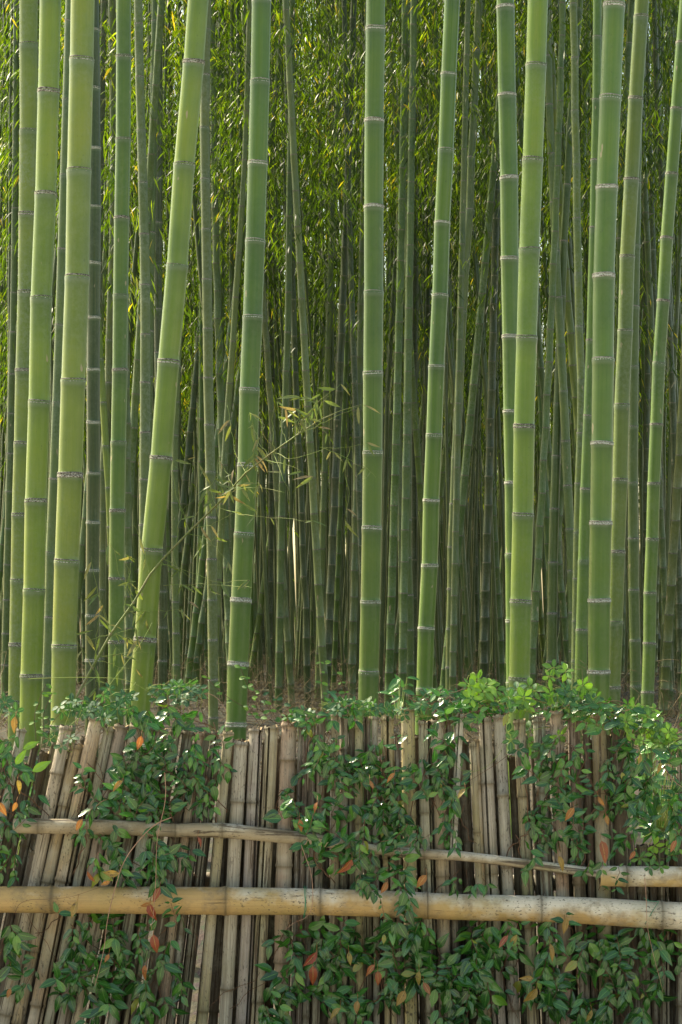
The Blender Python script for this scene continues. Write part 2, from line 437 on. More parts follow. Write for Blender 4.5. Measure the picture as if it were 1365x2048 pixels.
# ------------------------------------------------------------------ the ground
def build_ground():
    xs = [-300, -120, -60, -30] + [-20 + i * .8 for i in range(51)] + [30, 60, 120, 300]
    ys = [-40, -10, 0, 4, 7] + [8 + .4 * i for i in range(30)] + [21 + i * 1.5 for i in range(30)] + [75, 100, 160, 400]
    m = MB(); nx = len(xs)
    vs = [Vector((x, y, gz(x, y) if abs(x) < 40 else gz(0, y))) for y in ys for x in xs]
    fs = [[j * nx + i, j * nx + i + 1, (j + 1) * nx + i + 1, (j + 1) * nx + i] for j in range(len(ys) - 1) for i in range(nx - 1)]
    m.add(vs, fs)
    o = link('ground', m.mesh('ground', [M_GROUND])); tag(o, kind='structure', label='brown forest floor covered with dry leaf litter')
build_ground()
def build_bounce_path():  # unseen pale ground, added to bounce sky light onto the fence
    b = NB('bounce_gravel'); tc = b.n('ShaderNodeTexCoord').outputs['Object']
    c = b.ramp(b.noise(tc, 45, 4, .7), [(.3, (.30, .27, .22)), (.7, (.52, .48, .41))])
    bs = b.n('ShaderNodeBsdfPrincipled', {'Base Color': c, 'Roughness': .95}); b.t.links.new(bs.outputs[0], b.out.inputs[0])
    m = MB(); m.add([Vector(v) for v in ((-60, -30, .006), (60, -30, .006), (60, 7.95, .006), (-60, 7.95, .006))], [[0, 1, 2, 3]])
    tag(link('bounce_path', m.mesh('bounce_path', [b.m])), 'unseen pale gravel sheet in front of the fence, added to bounce light', kind='structure')
build_bounce_path()

# ------------------------------------------------------------------ the standing bamboo, traced one by one
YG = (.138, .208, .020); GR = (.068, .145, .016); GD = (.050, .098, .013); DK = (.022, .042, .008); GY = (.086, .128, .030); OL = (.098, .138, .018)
# name, colour, age, depth factor, width at first/last control row, control rows [(y, x)], node rows or None, hand label or None
C = []
def c(col, age, w0, w1, pts, nodes=None, label=None, D=None, ring='d', land=None):
    C.append(dict(col=col, age=age, w0=w0, w1=w1, pts=pts, nodes=nodes, label=label, D=D, ring=ring, land=land))
c(YG, .75, 37, 35, [(0, 57.5), (262, 58), (428, 56), (585, 54), (741, 49), (887, 46), (1030, 41.5), (1161, 39), (1289, 36), (1404, 34)],
  [90, 262, 428, 585, 741, 887, 1030, 1161, 1289, 1404], 'pale powdery green thick culm, furthest left of the thick front culms', land=None)
c(YG, .3, 43, 44, [(0, 101.5), (183, 97.7), (388, 92), (597, 83), (804, 79), (1002, 72), (1181, 68.7), (1352, 63), (1500, 60)],
  [-10, 183, 388, 597, 804, 1002, 1181, 1352], 'smooth yellow-green thick culm between two others at the far left', land='the second thick culm')
c(YG, .3, 48.5, 50, [(0, 166), (120, 164), (342, 158.4), (556, 155), (762, 147), (951, 141), (1123, 134), (1293, 129), (1450, 126)],
  [120, 342, 556, 762, 951, 1123, 1293], 'widest yellow-green culm on the left, with pale scratches and a brown scar', land='the widest left culm')
c(GY, .6, 22, 20, [(42, 141), (200, 136), (350, 131), (498, 126), (650, 121), (806, 115), (958, 109), (1105, 102), (1235, 99), (1352, 95)],
  [42, 200, 350, 498, 650, 806, 958, 1105, 1235, 1352], 'half hidden grey-green culm squeezed between the two widest left culms')
c(DK, .2, 26, 28, [(0, 186), (177, 188), (413, 189.5), (740, 187), (947, 187.5), (1141, 185.5), (1406, 184)],
  [60, 177, 297, 413, 526, 636, 740, 845, 947, 1045, 1141, 1232, 1321, 1406], 'dark green culm with bright white rings just right of the widest left culm', ring='l')
c(YG, .35, 13, 15, [(300, 178), (442, 184), (538, 189), (629, 196.5), (718, 201), (805, 207), (892, 212), (975, 218), (1150, 225)],
  [442, 538, 629, 718, 805, 892, 975], 'slim olive culm slanting down rightward across the dark white-ringed culm', D=.075)
c(GR, .25, 30, 32, [(0, 248), (278, 247), (436, 244), (591, 242), (740, 240.5), (885, 237.5), (1021, 235.5), (1157, 234), (1284, 233), (1404, 232)],
  [113, 278, 436, 591, 740, 885, 1021, 1157, 1284, 1404], 'straight mid-green culm left of the leaning yellow-green culm', land='the straight left green culm')
c(GY, .9, 17, 24, [(0, 277), (154, 280), (365, 286), (570, 291), (765, 291), (960, 290), (1400, 286)],
  [48, 154, 261, 365, 468, 570, 669, 765, 865, 960, 1050, 1140], 'grey lichen-covered culm just left of the leaning yellow-green culm', D=.09)
c(GD, .5, 17, 18, [(0, 312), (150, 310), (254, 307), (360, 305), (600, 300), (1400, 290)], [42, 150, 254, 360, 465], None)
c(DK, .3, 15, 19, [(0, 318), (357, 318), (531, 316.5), (618, 317), (900, 320), (1183, 326), (1255, 326), (1322, 325.5), (1410, 325)],
  [357, 445, 531, 618, 705, 1110, 1183, 1255, 1322], None)
c(GY, .5, 8, 12, [(0, 271), (243, 271), (500, 272), (835, 271), (1400, 268)], [243, 330, 415, 500, 585, 670, 752, 835, 915, 993, 1070], None)
c(YG, .15, 42, 45, [(0, 397), (125, 388), (330, 369), (532, 355), (724, 337.5), (916, 323), (1100, 304), (1279, 290.7), (1420, 279), (1500, 272)],
  [125, 330, 532, 724, 916, 1100, 1279], 'bright yellow-green culm leaning clearly to the right at its top', land='the leaning yellow-green culm')
c(GY, .7, 20, 20, [(0, 413), (255, 410), (459, 413), (658, 416), (756, 417), (944, 421), (1119, 424), (1280, 426), (1400, 427)],
  [60, 150, 255, 358, 459, 559, 658, 756, 850, 944, 1035, 1119, 1200, 1280, 1360], 'pale grey-green culm just right of the leaning yellow-green culm')
c(OL, .5, 9, 16, [(0, 500), (125, 496), (222, 493), (320, 490), (413, 484), (506, 478), (595, 472), (683, 466.5), (767, 460), (850, 454), (930, 449), (1008, 446), (1082, 441.5), (1159, 437), (1232, 434), (1300, 430), (1400, 426)],
  [125, 222, 320, 413, 506, 595, 683, 767, 850, 930, 1008, 1082, 1159, 1232, 1300, 1370], 'slim olive culm curving down leftward beside the thick green culm left of centre', D=.068)
c(GY, .3, 7, 7, [(0, 478), (281, 481), (600, 483), (1400, 480)])
c(GD, .5, 11, 13, [(200, 420), (387, 427), (538, 433), (612, 438), (684, 445), (757, 450), (850, 458), (950, 463), (1400, 475)])
c(GR, .12, 38.5, 42, [(0, 523.5), (163, 520.5), (327, 516), (482, 511), (634, 506), (780, 499.5), (930, 495.6), (1069, 489), (1201, 482.5), (1328, 476.7), (1449, 472.5)],
  [0, 163, 327, 482, 634, 780, 930, 1069, 1201, 1328, 1449], 'thick rich green culm leaning slightly right, behind the long side branch', ring='l', land='the thick green culm left of centre')
c(DK, .5, 9, 12, [(130, 534), (393, 537), (466, 539), (606, 541), (683, 543), (756, 545), (828, 543), (965, 543), (1163, 541.5), (1400, 538)],
  [393, 466, 536, 606, 683, 756, 828, 895, 965, 1033, 1100, 1163, 1225, 1285, 1343, 1397])
c(GD, .3, 8, 9, [(740, 553), (1000, 552), (1300, 552)])
c(GD, .4, 12, 15.5, [(0, 585), (190, 583), (270, 582), (433, 579), (585, 577.5), (665, 576), (743, 573), (817, 571), (895, 567.5), (1033, 564), (1166, 561.5), (1235, 560.5), (1374, 558), (1430, 557)],
  [190, 268, 346, 433, 505, 585, 665, 743, 817, 895, 965, 1033, 1100, 1166, 1235, 1304, 1374])
c(DK, .2, 12, 14, [(640, 588), (745, 591), (887, 597.5), (957, 602), (1026, 604), (1150, 608), (1216, 613), (1275, 613), (1400, 616)],
  [745, 817, 887, 957, 1026, 1090, 1153, 1216, 1275, 1330, 1385])
c(GY, .4, 10, 14, [(0, 684), (134, 680), (232, 674.5), (328, 670.5), (421, 665), (514, 662), (605, 659.5), (696, 656.5), (783, 653), (945, 650), (1023, 647), (1098, 645), (1171, 642.5), (1240, 640), (1372, 637), (1430, 636)],
  [37, 134, 232, 328, 421, 514, 605, 696, 783, 865, 945, 1023, 1098, 1171, 1240, 1307, 1372], 'slim pale culm bending gently right upward, left of the centre culm', land='the slim pale bending culm')
c(GY, .5, 6, 12, [(176, 726.6), (267, 711), (330, 698), (397, 686), (446, 679), (492, 670), (600, 654), (680, 644), (743, 642.5), (803, 637), (864, 630), (926, 623.5), (987, 618), (1047, 613), (1105, 608), (1159, 605), (1262, 599), (1420, 592)],
  [267, 330, 397, 446, 510, 575, 640, 700, 743, 803, 864, 926, 987, 1047, 1105, 1159, 1214, 1262, 1320, 1375], 'slender culm slanting strongly right as it rises behind the pale bending one', D=.075)
c(GY, 1, 10, 11, [(700, 664), (800, 664), (960, 665), (1150, 664), (1250, 665.5), (1362, 668.5), (1420, 669)], [800, 860, 911, 966, 1017, 1066, 1114, 1159, 1204, 1245, 1288, 1327, 1362])
c(GD, .5, 8, 12, [(780, 732), (930, 721), (1000, 716), (1096, 711), (1197, 700), (1330, 689.5), (1400, 684)])
c(GD, .5, 8, 9, [(900, 671), (1040, 673), (1240, 678), (1310, 681), (1400, 683)])
c(GR, .12, 38.5, 40.5, [(0, 752), (241, 749), (414, 748), (585, 748), (747, 746.4), (905, 746), (1056, 744), (1204, 741.6), (1345, 738), (1500, 735)],
  [57, 241, 414, 585, 747, 905, 1056, 1204, 1345], 'thick smooth green culm standing upright alone near the middle', ring='l', land='the thick centre culm')
c(GD, .35, 14.5, 17, [(0, 815), (178, 814), (436, 816), (614, 818), (707, 816), (965, 816), (1115, 816), (1190, 819), (1260, 820), (1400, 821)],
  [95, 178, 264, 350, 436, 523, 614, 707, 798, 885, 965, 1040, 1115, 1190, 1260, 1327], 'dark green culm with a close twin, right of the centre culm')
c(DK, .4, 12, 12, [(0, 832), (390, 830), (614, 831.5), (760, 829), (1000, 829), (1190, 829), (1400, 828)], None)
c(DK, .3, 11, 12, [(0, 849), (240, 854), (407, 855.5), (487, 857), (567, 857), (700, 853), (850, 851), (1400, 850)], None)
c(GY, .3, 6, 8, [(0, 838), (300, 842), (700, 843), (850, 842), (1000, 845), (1400, 846)])
c(GR, .12, 31, 34, [(0, 905), (148, 898), (300, 892.5), (446, 885), (591, 880.5), (733, 873.5), (871, 868.6), (1001, 863), (1131, 860), (1257, 853), (1379, 849.6), (1475, 846)],
  [-5, 148, 300, 446, 591, 733, 871, 1001, 1131, 1257, 1379], 'mid-green culm leaning right, first thick one right of the centre culm', ring='l', land='the right-leaning green culm')
c(DK, .3, 12.5, 10, [(0, 932), (51, 931.5), (140, 927), (227, 924), (316, 921), (403, 920), (573, 914), (656, 911), (738, 907), (800, 903), (893, 901), (1400, 897)],
  [51, 140, 227, 316, 403, 487, 573, 656, 738])
c(GY, .35, 14, 20, [(0, 958), (100, 953), (207, 949), (314, 943), (418, 940), (522, 932), (623, 926), (723, 921), (820, 917), (915, 912), (1008, 908.5), (1094, 904.7), (1178, 904), (1258, 902), (1335, 901), (1420, 901)],
  [100, 207, 314, 418, 522, 623, 723, 820, 915, 1008, 1094, 1178, 1258, 1335], 'pale green culm curving right upward, beside the right-leaning green culm')
c(GD, .4, 10, 14, [(380, 943), (505, 949), (566, 956), (640, 963), (748, 970), (808, 973.6), (866, 977), (978, 985), (1084, 991), (1188, 996), (1281, 1002), (1380, 1004)],
  [505, 566, 628, 690, 748, 808, 866, 922, 978, 1031, 1084, 1135, 1188, 1236, 1281, 1326])
c(DK, .4, 6, 11, [(500, 925), (700, 932), (778, 935), (886, 943), (937, 947), (1036, 950), (1126, 952), (1250, 955), (1400, 957)])
c(GD, .4, 8, 10, [(800, 923), (920, 924), (1100, 925), (1145, 928), (1227, 932), (1275, 933), (1400, 932)])
c(GY, .3, 6, 10, [(500, 1008), (700, 1006), (820, 1004), (912, 1003), (1010, 1001), (1110, 1001), (1300, 1003)])
c(GR, .2, 36, 37, [(0, 1011), (190, 1014.5), (356, 1018.5), (517, 1020), (673, 1023), (823, 1025), (966, 1028), (1110, 1029), (1241, 1030), (1366, 1031)],
  [15, 190, 356, 517, 673, 823, 966, 1110, 1241, 1366], 'deep green thick culm half hidden behind the yellow-green one at lower part', ring='l')
c(YG, .3, 41, 43, [(0, 1076), (130, 1072.5), (319, 1066), (500, 1059), (675, 1054), (853, 1048.7), (1030, 1046.5), (1203, 1042), (1358, 1039.5), (1500, 1037)],
  [-40, 130, 319, 500, 675, 853, 1030, 1203, 1358], 'thick yellow-green culm crossing in front of a deep green one', land='the thick yellow-green culm on the right')
c(GY, .45, 14, 20, [(0, 1092), (111, 1097), (209, 1099), (307, 1103), (404, 1107.5), (502, 1112), (600, 1117), (782, 1127), (882, 1132), (971, 1135.5), (1058, 1140), (1142, 1144), (1225, 1146), (1302, 1147), (1400, 1147)],
  [111, 209, 307, 404, 502, 595, 690, 782, 882, 971, 1058, 1142, 1225, 1302, 1375], 'grey-green culm slanting down rightward and crossed by an opposite slanting one')
c(GD, .3, 12, 22, [(0, 1161), (130, 1151), (253, 1140), (369, 1135), (482, 1128), (592, 1124), (700, 1120), (808, 1116), (912, 1113), (1018, 1109.5), (1125, 1106.5), (1227, 1105), (1324, 1103.5), (1400, 1102)],
  [17, 130, 253, 369, 482, 592, 700, 808, 912, 1018, 1125, 1227, 1324], 'green culm slanting up rightward, crossing in front of a grey-green one', D=.092)
c(OL, .9, 15, 17, [(0, 1146.5), (115, 1150), (221, 1150), (329, 1153.5), (436, 1154), (546, 1157), (653, 1158.5), (760, 1163), (866, 1162), (1000, 1157), (1400, 1150)],
  [8, 115, 221, 329, 436, 546, 653, 760, 866], 'speckled olive culm left of the thickest right green culm', D=.075)
c(GR, .3, 17, 25, [(0, 1195), (200, 1194), (320, 1191), (500, 1188), (680, 1183), (831, 1178), (978, 1172), (1122, 1168), (1260, 1164), (1390, 1161)],
  [73, 199, 320, 455, 680, 831, 978, 1122, 1260, 1390], 'shaded green culm half behind the left side of the thickest right culm')
c(GR, .12, 43, 45, [(0, 1229), (195, 1221), (375, 1214), (552, 1208), (720, 1206.6), (887, 1204.5), (1046, 1202), (1201, 1199), (1344, 1198), (1500, 1195)],
  [11, 195, 375, 552, 720, 887, 1046, 1201, 1344], 'thickest rich green culm on the right, with broad white rings', ring='l', land='the thickest right green culm')
c(GD, .5, 13, 15, [(0, 1264), (86, 1259), (227, 1249), (350, 1245), (500, 1240), (700, 1236), (1400, 1225)], [86, 227, 355])
c(OL, .45, 29, 32, [(0, 1284.5), (197, 1272), (359, 1263.5), (513, 1255), (661, 1251), (811, 1244), (960, 1240.6), (1104, 1235), (1245, 1231), (1375, 1226)],
  [33, 197, 359, 513, 661, 811, 960, 1104, 1245, 1375], 'olive-green thick culm just right of the thickest right culm', land='the olive thick right culm')
c(GD, .3, 18, 23, [(500, 1272), (733, 1268), (853, 1267), (966, 1266), (1077, 1267), (1180, 1268), (1281, 1270.6), (1373, 1272)], [733, 853, 966, 1077, 1180, 1281, 1373], 'dark green culm emerging from behind the olive culm at the right')
c(GR, .35, 25, 26, [(0, 1372), (217, 1354), (348, 1344), (476, 1334), (602, 1327), (727, 1318), (849, 1313.5), (967, 1308), (1079, 1305), (1186, 1300.5), (1287, 1299.5), (1385, 1296)],
  [217, 348, 476, 602, 727, 849, 967, 1079, 1186, 1287, 1385], 'green culm leaning right until it leaves at the right edge', D=.088)
c(DK, .5, 11, 16, [(0, 1309), (163, 1313.5), (228, 1317), (300, 1321.5), (400, 1326), (560, 1335), (745, 1343), (867, 1348), (1043, 1353), (1163, 1358), (1400, 1364)],
  [38, 100, 163, 228, 300, 365, 430, 680, 745, 806, 867, 928, 985, 1043, 1100])
c(GY, .3, 6, 8, [(100, 1290), (316, 1298), (457, 1303), (563, 1309), (1400, 1322)])
c(DK, .4, 11, 13, [(0, 1286), (274, 1287.5), (446, 1290), (600, 1292), (690, 1296), (790, 1295), (850, 1294), (1400, 1290)], [274, 332, 389, 446, 540, 612, 690, 748, 800])
c(GD, .3, 10, 11, [(500, 1268), (700, 1275), (926, 1282.5), (990, 1283.5), (1100, 1286), (1400, 1290)])
c(DK, .5, 12, 17, [(700, 1313), (800, 1316), (1023, 1323), (1084, 1325), (1144, 1329), (1203, 1331.5), (1263, 1336), (1323, 1339.5), (1384, 1343.5)], [1023, 1084, 1144, 1203, 1263, 1323, 1384])
c(GD, .4, 8, 10, [(500, 1064), (700, 1072), (975, 1081), (1075, 1085), (1123, 1088), (1300, 1095), (1400, 1098)])
c(GY, .4, 6, 10, [(600, 1065), (850, 1070), (982, 1074.5), (1171, 1079), (1300, 1082), (1400, 1084)])
c(GY, .4, 7, 9, [(0, 3), (400, 7), (700, 10), (1000, 8), (1400, 3)])
c(GD, .6, 12, 16, [(0, 33), (249, 32), (416, 30.5), (585, 28), (664, 26.5), (748, 24), (827, 22), (907, 21), (983, 19), (1057, 17.5), (1129, 15), (1200, 14), (1267, 12), (1330, 11), (1400, 10)],
  [82, 165, 249, 332, 416, 500, 585, 664, 748, 827, 907, 983, 1057, 1129, 1200, 1267, 1330], 'slim grey culm left of the furthest left thick culm')
c(GY, .5, 15, 13, [(0, 224), (200, 227), (400, 228), (560, 223), (700, 218), (765, 217), (860, 211), (940, 206), (1023, 206), (1400, 202)], [95, 210, 320, 480, 585, 680, 765, 860, 940, 1023])
c(DK, .3, 10, 11, [(0, 335), (184, 341), (307, 342), (372, 341.5), (500, 340), (1400, 335)])
c(DK, .3, 9, 9, [(0, 455), (116, 450), (246, 447), (290, 445), (420, 437), (520, 433), (1400, 420)])
c(DK, .4, 8, 9, [(100, 545), (150, 548), (270, 555), (350, 563), (440, 572), (700, 590), (1400, 600)])
c(DK, .6, 7, 8, [(150, 727), (288, 665), (362, 632), (457, 595), (580, 553), (700, 524), (900, 500), (1400, 470)], None, 'dark dead culm slanting steeply across others left of centre', D=.075)
c(DK, .4, 8, 9, [(330, 545), (480, 450), (585, 401), (660, 365), (900, 300), (1400, 200)], None, 'dark thin culm slanting down leftward behind the leaning yellow-green culm', D=.075)
c(GY, .4, 7, 8, [(640, 500), (720, 450), (813, 405), (911, 361), (1000, 330), (1400, 230)], None, 'thin grey culm slanting down leftward near the side branch', D=.075)
c(GD, .4, 7, 10, [(200, 642), (300, 640), (390, 632), (500, 628), (600, 621), (700, 614), (900, 611), (1400, 608)])
c(GD, .4, 5, 9, [(500, 766), (700, 773), (880, 782), (980, 788), (1100, 793), (1200, 795), (1400, 797)])
c(GY, .4, 5, 7, [(300, 780), (900, 781), (1400, 784)])
c(GD, .4, 5, 7, [(300, 800), (1000, 801), (1400, 804)])
c(DK, .4, 8, 9, [(60, 1177), (176, 1180), (302, 1191), (700, 1215), (1400, 1235)])
c(GY, .3, 6, 7, [(100, 1109), (176, 1112), (415, 1126), (800, 1140), (1400, 1160)])
c(DK, .2, 9, 14, [(100, 1157), (247, 1163), (327, 1167), (408, 1171.5), (488, 1175), (600, 1178), (1400, 1195)])
c(DK, .3, 9, 10, [(300, 1128), (450, 1134), (600, 1139), (700, 1143), (850, 1150), (1400, 1170)])
c(GY, .3, 6, 7, [(150, 958), (246, 966), (330, 972), (422, 980), (560, 990), (670, 997), (1400, 1025)])
c(GY, .6, 12, 16, [(700, 358), (850, 352), (930, 350), (1158, 351), (1218, 351.5), (1275, 353), (1400, 354)])
c(GD, .3, 10, 14, [(700, 403), (990, 403), (1100, 400), (1214, 397), (1269, 395), (1322, 393), (1400, 392)])
c(GY, .1, 6, 7, [(600, 382), (800, 389), (900, 393), (1010, 397), (1400, 410)])
c(GY, .9, 10, 11, [(600, 256), (850, 255), (1045, 255), (1134, 254.5), (1214, 253.7), (1297, 253), (1372, 252.5)])
c(GD, .4, 11, 13, [(700, 463), (960, 462), (1080, 463), (1180, 460), (1258, 453.5), (1315, 450.5), (1367, 446), (1420, 443)])
c(GR, .3, 10, 11, [(800, 500), (1215, 503), (1400, 505)])
c(DK, .4, 6, 8, [(700, 518), (900, 522), (1100, 526), (1300, 529), (1400, 531)])
c(GD, .4, 7, 9, [(800, 629), (1000, 627), (1150, 626), (1400, 624)])
c(GY, .4, 8, 10, [(780, 681), (880, 695), (1000, 708), (1100, 716), (1400, 730)])
c(DK, .4, 9, 10, [(900, 700), (1150, 704), (1250, 709), (1380, 712)])
c(GY, .4, 5, 6, [(700, 160), (900, 165), (1200, 167), (1400, 168)])

ORD = ['nearest', 'second', 'third', 'fourth', 'fifth', 'sixth', 'seventh', 'eighth', 'ninth', 'tenth', 'eleventh', 'twelfth', 'thirteenth', 'fourteenth',
       'fifteenth', 'sixteenth', 'seventeenth', 'eighteenth', 'nineteenth', 'twentieth', 'twenty-first', 'twenty-second', 'twenty-third', 'twenty-fourth',
       'twenty-fifth', 'twenty-sixth', 'twenty-seventh', 'twenty-eighth', 'twenty-ninth', 'thirtieth'] + ['far %d' % i for i in range(31, 60)]
CW = {YG: 'yellow-green', GR: 'green', GD: 'dull green', DK: 'dark green', GY: 'grey-green', OL: 'olive'}
TRACED = []
def build_traced():
    for i, q in enumerate(C):
        wm = (q['w0'] + q['w1']) / 2
        D = q['D'] or (.112 if wm > 34 else .100 if wm > 22 else .092 if wm > 14 else .080)
        Y = D * F / wm + .07 * math.sin(i * 1.7)
        pts = q['pts']; y0, y1 = pts[0][0], pts[-1][0]
        def wd(y):
            t = (y - y0) / (y1 - y0); return q['w0'] + (q['w1'] - q['w0']) * min(max(t, -1.6), 1.25)
        nd = q['nodes']
        gap = (6.5 if wm < 14 else 4.6 if wm < 28 else 3.9) * wm
        if not nd:
            nd = []; y = 1400 - random.random() * gap
            while y > max(y0, 0): nd.append(y); y -= gap * random.uniform(.93, 1.07) * (1 + .15 * (1400 - y) / 1400)
            nd = nd[::-1]
        nd = sorted(nd)
        up = []; g = nd[1] - nd[0]; y = nd[0] - g
        top_z = (9.5 if wm > 22 else 13 if wm > 12 else 15)
        topy = HZ - (top_z - EYE) / Y * F
        while y > topy: up.append(y); g *= 1.02; y -= g
        dn = []; g = nd[-1] - nd[-2]; y = nd[-1] + g * .95
        x_b = (spline(pts, 1400) - 682.5) / F * Y
        groundy = HZ - (gz(x_b, Y) - .05 - EYE) / Y * F
        while y < groundy: dn.append(y); g *= .93; y += g
        rows = [groundy] + dn[::-1] + nd[::-1] + up
        N = [at(spline(pts, y), y, Y) for y in rows]
        rr = [max(wd(y), 3.5) / 2 / F * Y for y in rows]
        base = N[0].copy(); N = [p - base for p in N]
        far = wm < 14
        sides = 28 if wm > 28 else 18 if wm > 14 else 10
        e = empty('bamboo', base)
        jit = [random.uniform(.9, 1.1) for _ in range(3)]
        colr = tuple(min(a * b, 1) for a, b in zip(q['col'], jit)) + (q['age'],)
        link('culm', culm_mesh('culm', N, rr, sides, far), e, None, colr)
        if not far:
            for k in range(1, len(N) - 1):
                if rows[k] < -260 or rows[k] > 1600: continue
                t = (N[k + 1] - N[k - 1]).normalized()
                o = link('node_ring', RING_L if q['ring'] == 'l' else RING_D, e, N[k])
                o.rotation_mode = 'QUATERNION'; o.rotation_quaternion = axis_q(t + Vector((random.gauss(0, .03), random.gauss(0, .03), 0))) @ Quaternion((0, 0, 1), random.uniform(0, 6))
                s = rr[k] * random.uniform(.99, 1.03); o.scale = (s, s, s * random.uniform(.95, 1.4))
        # crown of leaves; out of view on near culms, added to shade and dapple
        hz = 4.8 if Y > 31 else 6.4 if Y > 25 else 7.6
        if N[-1].z > hz :
            j = min(range(len(N)), key=lambda k: abs(N[k].z + base.z - hz))
            o = link('foliage', CROWNS[i % 7][0], e, N[j]); o.rotation_euler[2] = i * 1.3
            o.scale = (1, 1, (top_z + 1.2 - hz) / 8.5)
        q['e'] = e; q['Y'] = Y; q['xr'] = spline(pts, 1100); q['wm'] = wm
        q['obj'] = e
        TRACED.append((q['xr'], Y, D / 2))
build_traced()

# ------------------------------------------------------------------ the deeper bamboo, sampled across the grove
FAR = []
def build_far():
    variants = []
    g = random.Random(11)
    for i in range(10):
        h = g.uniform(15.5, 17); nodes = [Vector((0, 0, 0))]; z = .12; gp = .2
        bx, by = g.uniform(-.35, .35), g.uniform(-.3, .3); lx, ly = g.uniform(-.045, .045), g.uniform(-.03, .03)
        while z < h:
            t = z / h
            nodes.append(Vector((bx * math.sin(t * 2.6) + lx * z + .004 * ((len(nodes) % 2) * 2 - 1), by * math.sin(t * 2.2) + ly * z, z)))
            gp = min(gp * 1.09, .34); z += gp
        r0 = .045
        rr = [r0 * (1 - .45 * n.z / h) for n in nodes]
        variants.append((culm_mesh('far_culm', nodes, rr, 8, True), nodes))
    n = 0; tries = 0
    while n < 207 and tries < 4000:
        tries += 1
        Y = 22 + 36 * g.random() ** .9
        px = g.uniform(-45, 1410)
        X = (px - 682.5) / F * Y
        if any(abs(X - fx) < .18 and abs(Y - fy) < 1.2 for fx, fy in FAR_POS): continue
        FAR_POS.append((X, Y))
        me, nodes = variants[n % 10]
        e = empty('bamboo', (X, Y, gz(X, Y) - .03)); e.rotation_euler = (g.gauss(0, .02), g.gauss(0, .032), g.uniform(0, 6.28)); e.rotation_mode = 'ZYX'
        s = g.uniform(.8, 1.22)
        kc = g.choice([GD, GD, GY, GY, DK, DK, OL, GR]); jit = [g.uniform(.85, 1.15) for _ in range(3)]
        co = link('culm', me, e, None, tuple(a * b for a, b in zip(kc, jit)) + (g.uniform(.2, .8),)); co.scale = (s, s, g.uniform(.95, 1.05))
        hz = g.uniform(2.4, 5.4) + (1.2 if Y < 30 else 0)
        j = min(range(len(nodes)), key=lambda k: abs(nodes[k].z - hz))
        o = link('foliage', CROWNS[g.randrange(7)][0], e, nodes[j] * 1.0); o.rotation_euler[2] = g.uniform(0, 6.28)
        sc = g.uniform(.85, 1.2); o.scale = (sc, sc, (16.5 - hz) / 8.5)
        FAR.append(dict(obj=e, xr=px, Y=Y, col=kc))
        n += 1
FAR_POS = []
build_far()

def label_all():
    lands = [q for q in C if q['land']]
    def ref(x):
        l = min(lands, key=lambda q: abs(q['xr'] - x)); return l, ('right' if x > l['xr'] else 'left')
    tiers = {}
    for q in C:
        if q['label']:
            tag(q['obj'], q['label'], 'bamboo', 'thick bamboo culms at the front of the grove' if q['wm'] > 28 else 'bamboo culms in the middle of the grove'); continue
        l, s = ref(q['xr']); tiers.setdefault(('mid', l['land'], s), []).append(q)
    for q in FAR:
        l, s = ref(q['xr']); tiers.setdefault(('deep' if q['Y'] < 42 else 'far', l['land'], s), []).append(q)
    for (t, ln, s), qs in tiers.items():
        x0 = next(q['xr'] for q in lands if q['land'] == ln)
        qs.sort(key=lambda q: abs(q['xr'] - x0))
        word = {'mid': 'slim', 'deep': 'slender deeper', 'far': 'thin far'}[t]
        for k, q in enumerate(qs):
            lab = '%s %s culm, %s of its kind to the %s of %s' % (word, CW[q['col']], ORD[k], s, ln)
            if len(lab.split()) > 16: lab = lab.replace(' of its kind', '').replace(' to the %s of' % s, ' %s of' % s)
            tag(q['obj'], lab, 'bamboo', {'mid': 'bamboo culms in the middle of the grove', 'deep': 'slender culms deeper in the grove', 'far': 'thin culms far back in the grove'}[t])
label_all()

